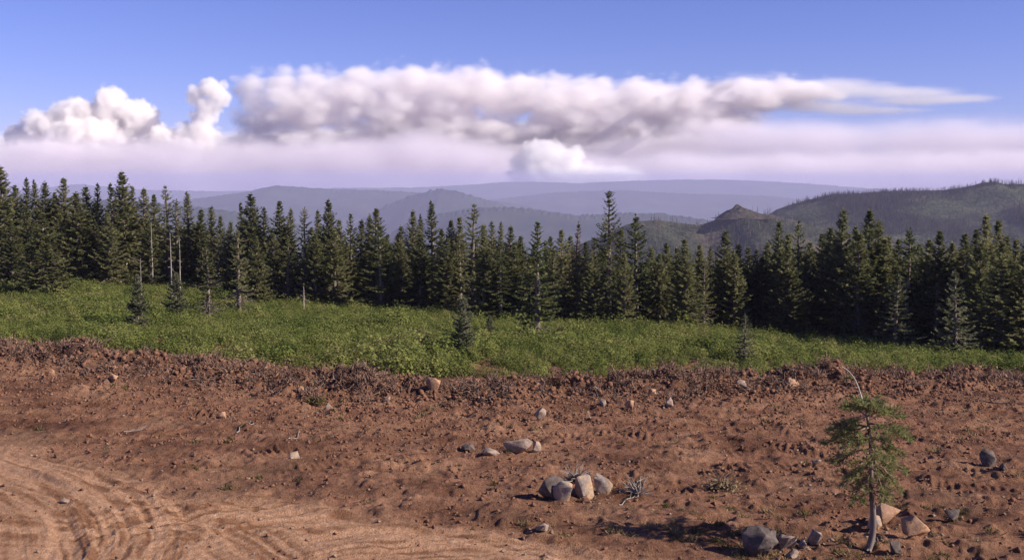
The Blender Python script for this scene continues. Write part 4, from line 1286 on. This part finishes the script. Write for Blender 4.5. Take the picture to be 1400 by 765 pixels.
def smoke_cloud(name, label, D, blobs, depth, res, dens, lump, amp, stretch, mat, soft=0.35, k=0.25, puff=0.5, seed=0.0):
    """blobs: (px, py, half width px, half height px[, depth offset m, depth half m]) at distance D."""
    S = D / F_PX
    bl = []
    for b in blobs:
        px, py, rx, rz = b[:4]
        oy = b[4] if len(b) > 4 else 0.0
        ry = b[5] if len(b) > 5 else max(rx, rz) * S * 0.8
        p = at_depth(px, py, D + oy)
        bl.append((p.x, p.y, p.z, rx * S, min(ry, depth), rz * S))
    A = np.array(bl)
    lo = (A[:, :3] - A[:, 3:] * 1.35).min(0)
    hi = (A[:, :3] + A[:, 3:] * 1.35).max(0)
    cx = (lo + hi) / 2
    me = bpy.data.volumes.new(name)
    me.materials.append(mat)
    o = link(name, me, loc=tuple(cx))
    tag(o, label, 'smoke cloud')
    ng = bpy.data.node_groups.new(name, 'GeometryNodeTree')
    ng.interface.new_socket('Geometry', in_out='INPUT', socket_type='NodeSocketGeometry')
    ng.interface.new_socket('Geometry', in_out='OUTPUT', socket_type='NodeSocketGeometry')
    N = ng.nodes
    go = N.new('NodeGroupOutput')
    N.new('NodeGroupInput')
    pos = N.new('GeometryNodeInputPosition').outputs[0]
    def math_(op, a, b=None, c=None):
        n = N.new('ShaderNodeMath'); n.operation = op
        for i, q in enumerate((a, b, c)):
            if q is None: continue
            if isinstance(q, (int, float)): n.inputs[i].default_value = q
            else: ng.links.new(q, n.inputs[i])
        return n.outputs[0]
    acc = None
    for b in bl:
        n = N.new('ShaderNodeVectorMath'); n.operation = 'MULTIPLY_ADD'
        ng.links.new(pos, n.inputs[0])
        n.inputs[1].default_value = (1 / b[3], 1 / b[4], 1 / b[5])
        n.inputs[2].default_value = tuple(-(b[i] - cx[i]) / b[3 + i] for i in range(3))
        l = N.new('ShaderNodeVectorMath'); l.operation = 'LENGTH'
        ng.links.new(n.outputs[0], l.inputs[0])
        acc = l.outputs['Value'] if acc is None else math_('SMOOTH_MIN', acc, l.outputs['Value'], k)
    # billows: rounded cells plus fine turbulence
    sv = N.new('ShaderNodeVectorMath'); sv.operation = 'MULTIPLY_ADD'
    ng.links.new(pos, sv.inputs[0])
    sv.inputs[1].default_value = (1 / (lump * stretch), 1 / (lump * stretch), 1 / lump)
    sv.inputs[2].default_value = (seed, seed * 1.7, seed * 0.6)
    nz = N.new('ShaderNodeTexNoise'); nz.noise_dimensions = '3D'
    nz.inputs['Scale'].default_value = 1.0
    nz.inputs['Detail'].default_value = 6.0
    nz.inputs['Roughness'].default_value = 0.68
    ng.links.new(sv.outputs[0], nz.inputs['Vector'])
    fac = nz.outputs[0]
    if puff > 0:
        # warp the cells with the noise so they do not read as balls
        wv = N.new('ShaderNodeVectorMath'); wv.operation = 'MULTIPLY_ADD'
        ng.links.new(nz.outputs['Color'], wv.inputs[0])
        wv.inputs[1].default_value = (0.7, 0.7, 0.7)
        ng.links.new(sv.outputs[0], wv.inputs[2])
        vo = N.new('ShaderNodeTexVoronoi'); vo.voronoi_dimensions = '3D'; vo.feature = 'F1'
        vo.inputs['Scale'].default_value = 1.1
        vo.inputs['Detail'].default_value = 1.0
        vo.inputs['Roughness'].default_value = 0.5
        ng.links.new(wv.outputs[0], vo.inputs['Vector'])
        cell = math_('SUBTRACT', 1.05, vo.outputs['Distance'])
        fac = math_('ADD', math_('MULTIPLY', fac, 1 - puff), math_('MULTIPLY', cell, puff))
    f = math_('MULTIPLY_ADD', math_('SUBTRACT', fac, 0.5), amp * 2, math_('SUBTRACT', 1.0, acc))
    mr = N.new('ShaderNodeMapRange'); mr.interpolation_type = 'SMOOTHSTEP'
    ng.links.new(f, mr.inputs['Value'])
    mr.inputs['From Min'].default_value = 0.0
    mr.inputs['From Max'].default_value = soft
    mr.inputs['To Min'].default_value = 0.0
    mr.inputs['To Max'].default_value = dens
    vc = N.new('GeometryNodeVolumeCube')
    ng.links.new(mr.outputs['Result'], vc.inputs['Density'])
    vc.inputs['Min'].default_value = tuple(lo - cx)
    vc.inputs['Max'].default_value = tuple(hi - cx)
    size = hi - lo
    for i, ax in enumerate('XYZ'):
        vc.inputs['Resolution ' + ax].default_value = max(8, int(size[i] / res))
    sm = N.new('GeometryNodeSetMaterial')
    sm.inputs['Material'].default_value = mat
    ng.links.new(vc.outputs[0], sm.inputs['Geometry'])
    ng.links.new(sm.outputs[0], go.inputs[0])
    md = o.modifiers.new('smoke', 'NODES')
    md.node_group = ng
    return o

smoke_white = smoke_material('smoke_white', (0.990, 0.974, 0.962))
smoke_fresh = smoke_material('smoke_fresh', (0.998, 0.988, 0.980))
smoke_tan = smoke_material('smoke_tan', (0.981, 0.955, 0.957))
smoke_low = smoke_material('smoke_low', (0.955, 0.912, 0.956))

smoke_cloud('smoke_tower', 'white billowing smoke tower with bulging lobes at the upwind end of the smoke', 18000,
    [(35,186,34,20),(70,172,44,28),(45,203,36,18),(108,160,40,30),(150,150,30,32),(156,128,15,14),(187,164,36,30),(125,184,80,28),(215,188,34,22),(100,208,100,20),(20,190,18,14)],
    900, 30, 0.014, 240, 0.48, 1.0, smoke_white, soft=0.2, k=0.2, seed=3.0)
smoke_cloud('smoke_puff', 'narrow white smoke puff with a rounded head standing alone', 18000,
    [(268,130,18,17),(290,122,24,18),(302,132,15,17),(285,146,22,18),(278,162,22,18),(270,182,34,22),(255,198,44,18)],
    500, 26, 0.012, 190, 0.46, 1.0, smoke_white, soft=0.25, k=0.2, seed=7.0)
smoke_cloud('smoke_mass', 'broad puffy smoke mass with a greyish tan underside drifting downwind', 19500,
    [(345,124,36,34),(385,120,44,34),(430,118,42,34),(490,106,38,28),(480,134,76,48),(560,120,80,38),(640,126,100,42),(420,150,90,48),(365,165,56,44),(355,195,60,26),(560,158,140,48),(700,130,90,40),(640,182,160,28),(450,194,130,26),
     (780,142,110,44),(870,142,110,40),(950,138,100,36),(1030,130,90,30),(800,176,150,28),(950,166,110,24),(1090,128,80,20)],
    1100, 40, 0.0048, 290, 0.62, 1.7, smoke_tan, soft=0.5, k=0.22, seed=11.0)
smoke_cloud('smoke_wisp', 'thin torn smoke wisp fading out downwind of the broad smoke mass', 19800,
    [(1040,126,120,28),(1130,122,110,18),(1120,146,130,10),(1220,128,110,10),(1240,138,100,6),(1310,135,80,5),(960,140,120,34),(1180,152,120,5)],
    900, 40, 0.0019, 210, 0.7, 4.5, smoke_tan, soft=0.9, k=0.3, puff=0.0, seed=41.0)
smoke_cloud('smoke_veil', 'flat lavender smoke veil spread below the thin smoke wisp', 18300,
    [(880,208,150,34),(1000,196,170,36),(1120,196,200,40),(1240,194,200,38),(1360,196,200,40),(1500,196,220,44),(1150,222,320,36),(1400,222,320,36),(1000,180,120,20)],
    700, 70, 0.0026, 420, 0.45, 3.2, smoke_low, soft=0.9, k=0.3, puff=0.0, seed=17.0)
smoke_cloud('smoke_sheet', 'grey smoke sheet hanging in the gap under the broad smoke mass', 21500,
    [(60,205,140,30),(230,202,130,30),(380,204,160,32),(540,200,190,34),(720,198,200,36),(860,196,160,36)],
    1000, 80, 0.0040, 420, 0.40, 3.0, smoke_tan, soft=0.7, k=0.3, puff=0.0, seed=53.0)
smoke_cloud('smoke_bank', 'low flat smoke bank lying along the horizon behind the ridges', 16800,
    [(-150,238,260,58),(80,234,170,58),(240,234,190,56),(400,234,150,52),(480,230,150,50),(570,222,100,56),(650,226,90,46),(780,240,160,38),(940,240,200,38),(1100,240,220,40),(1280,240,240,42),(1480,240,240,44),(600,262,700,24),(1200,262,500,24),(100,262,500,24)],
    900, 64, 0.0036, 360, 0.50, 2.0, smoke_low, soft=0.8, k=0.3, puff=0.0, seed=23.0)
smoke_cloud('smoke_plume', 'bright white fresh smoke plume rising from behind the far ridge', 15700,
    [(706,240,16,14),(718,226,26,22),(740,210,38,24),(770,216,36,24),(745,238,56,26),(785,240,50,22),(830,242,60,18)],
    420, 24, 0.0075, 170, 0.46, 1.0, smoke_fresh, soft=0.25, k=0.2, seed=29.0)
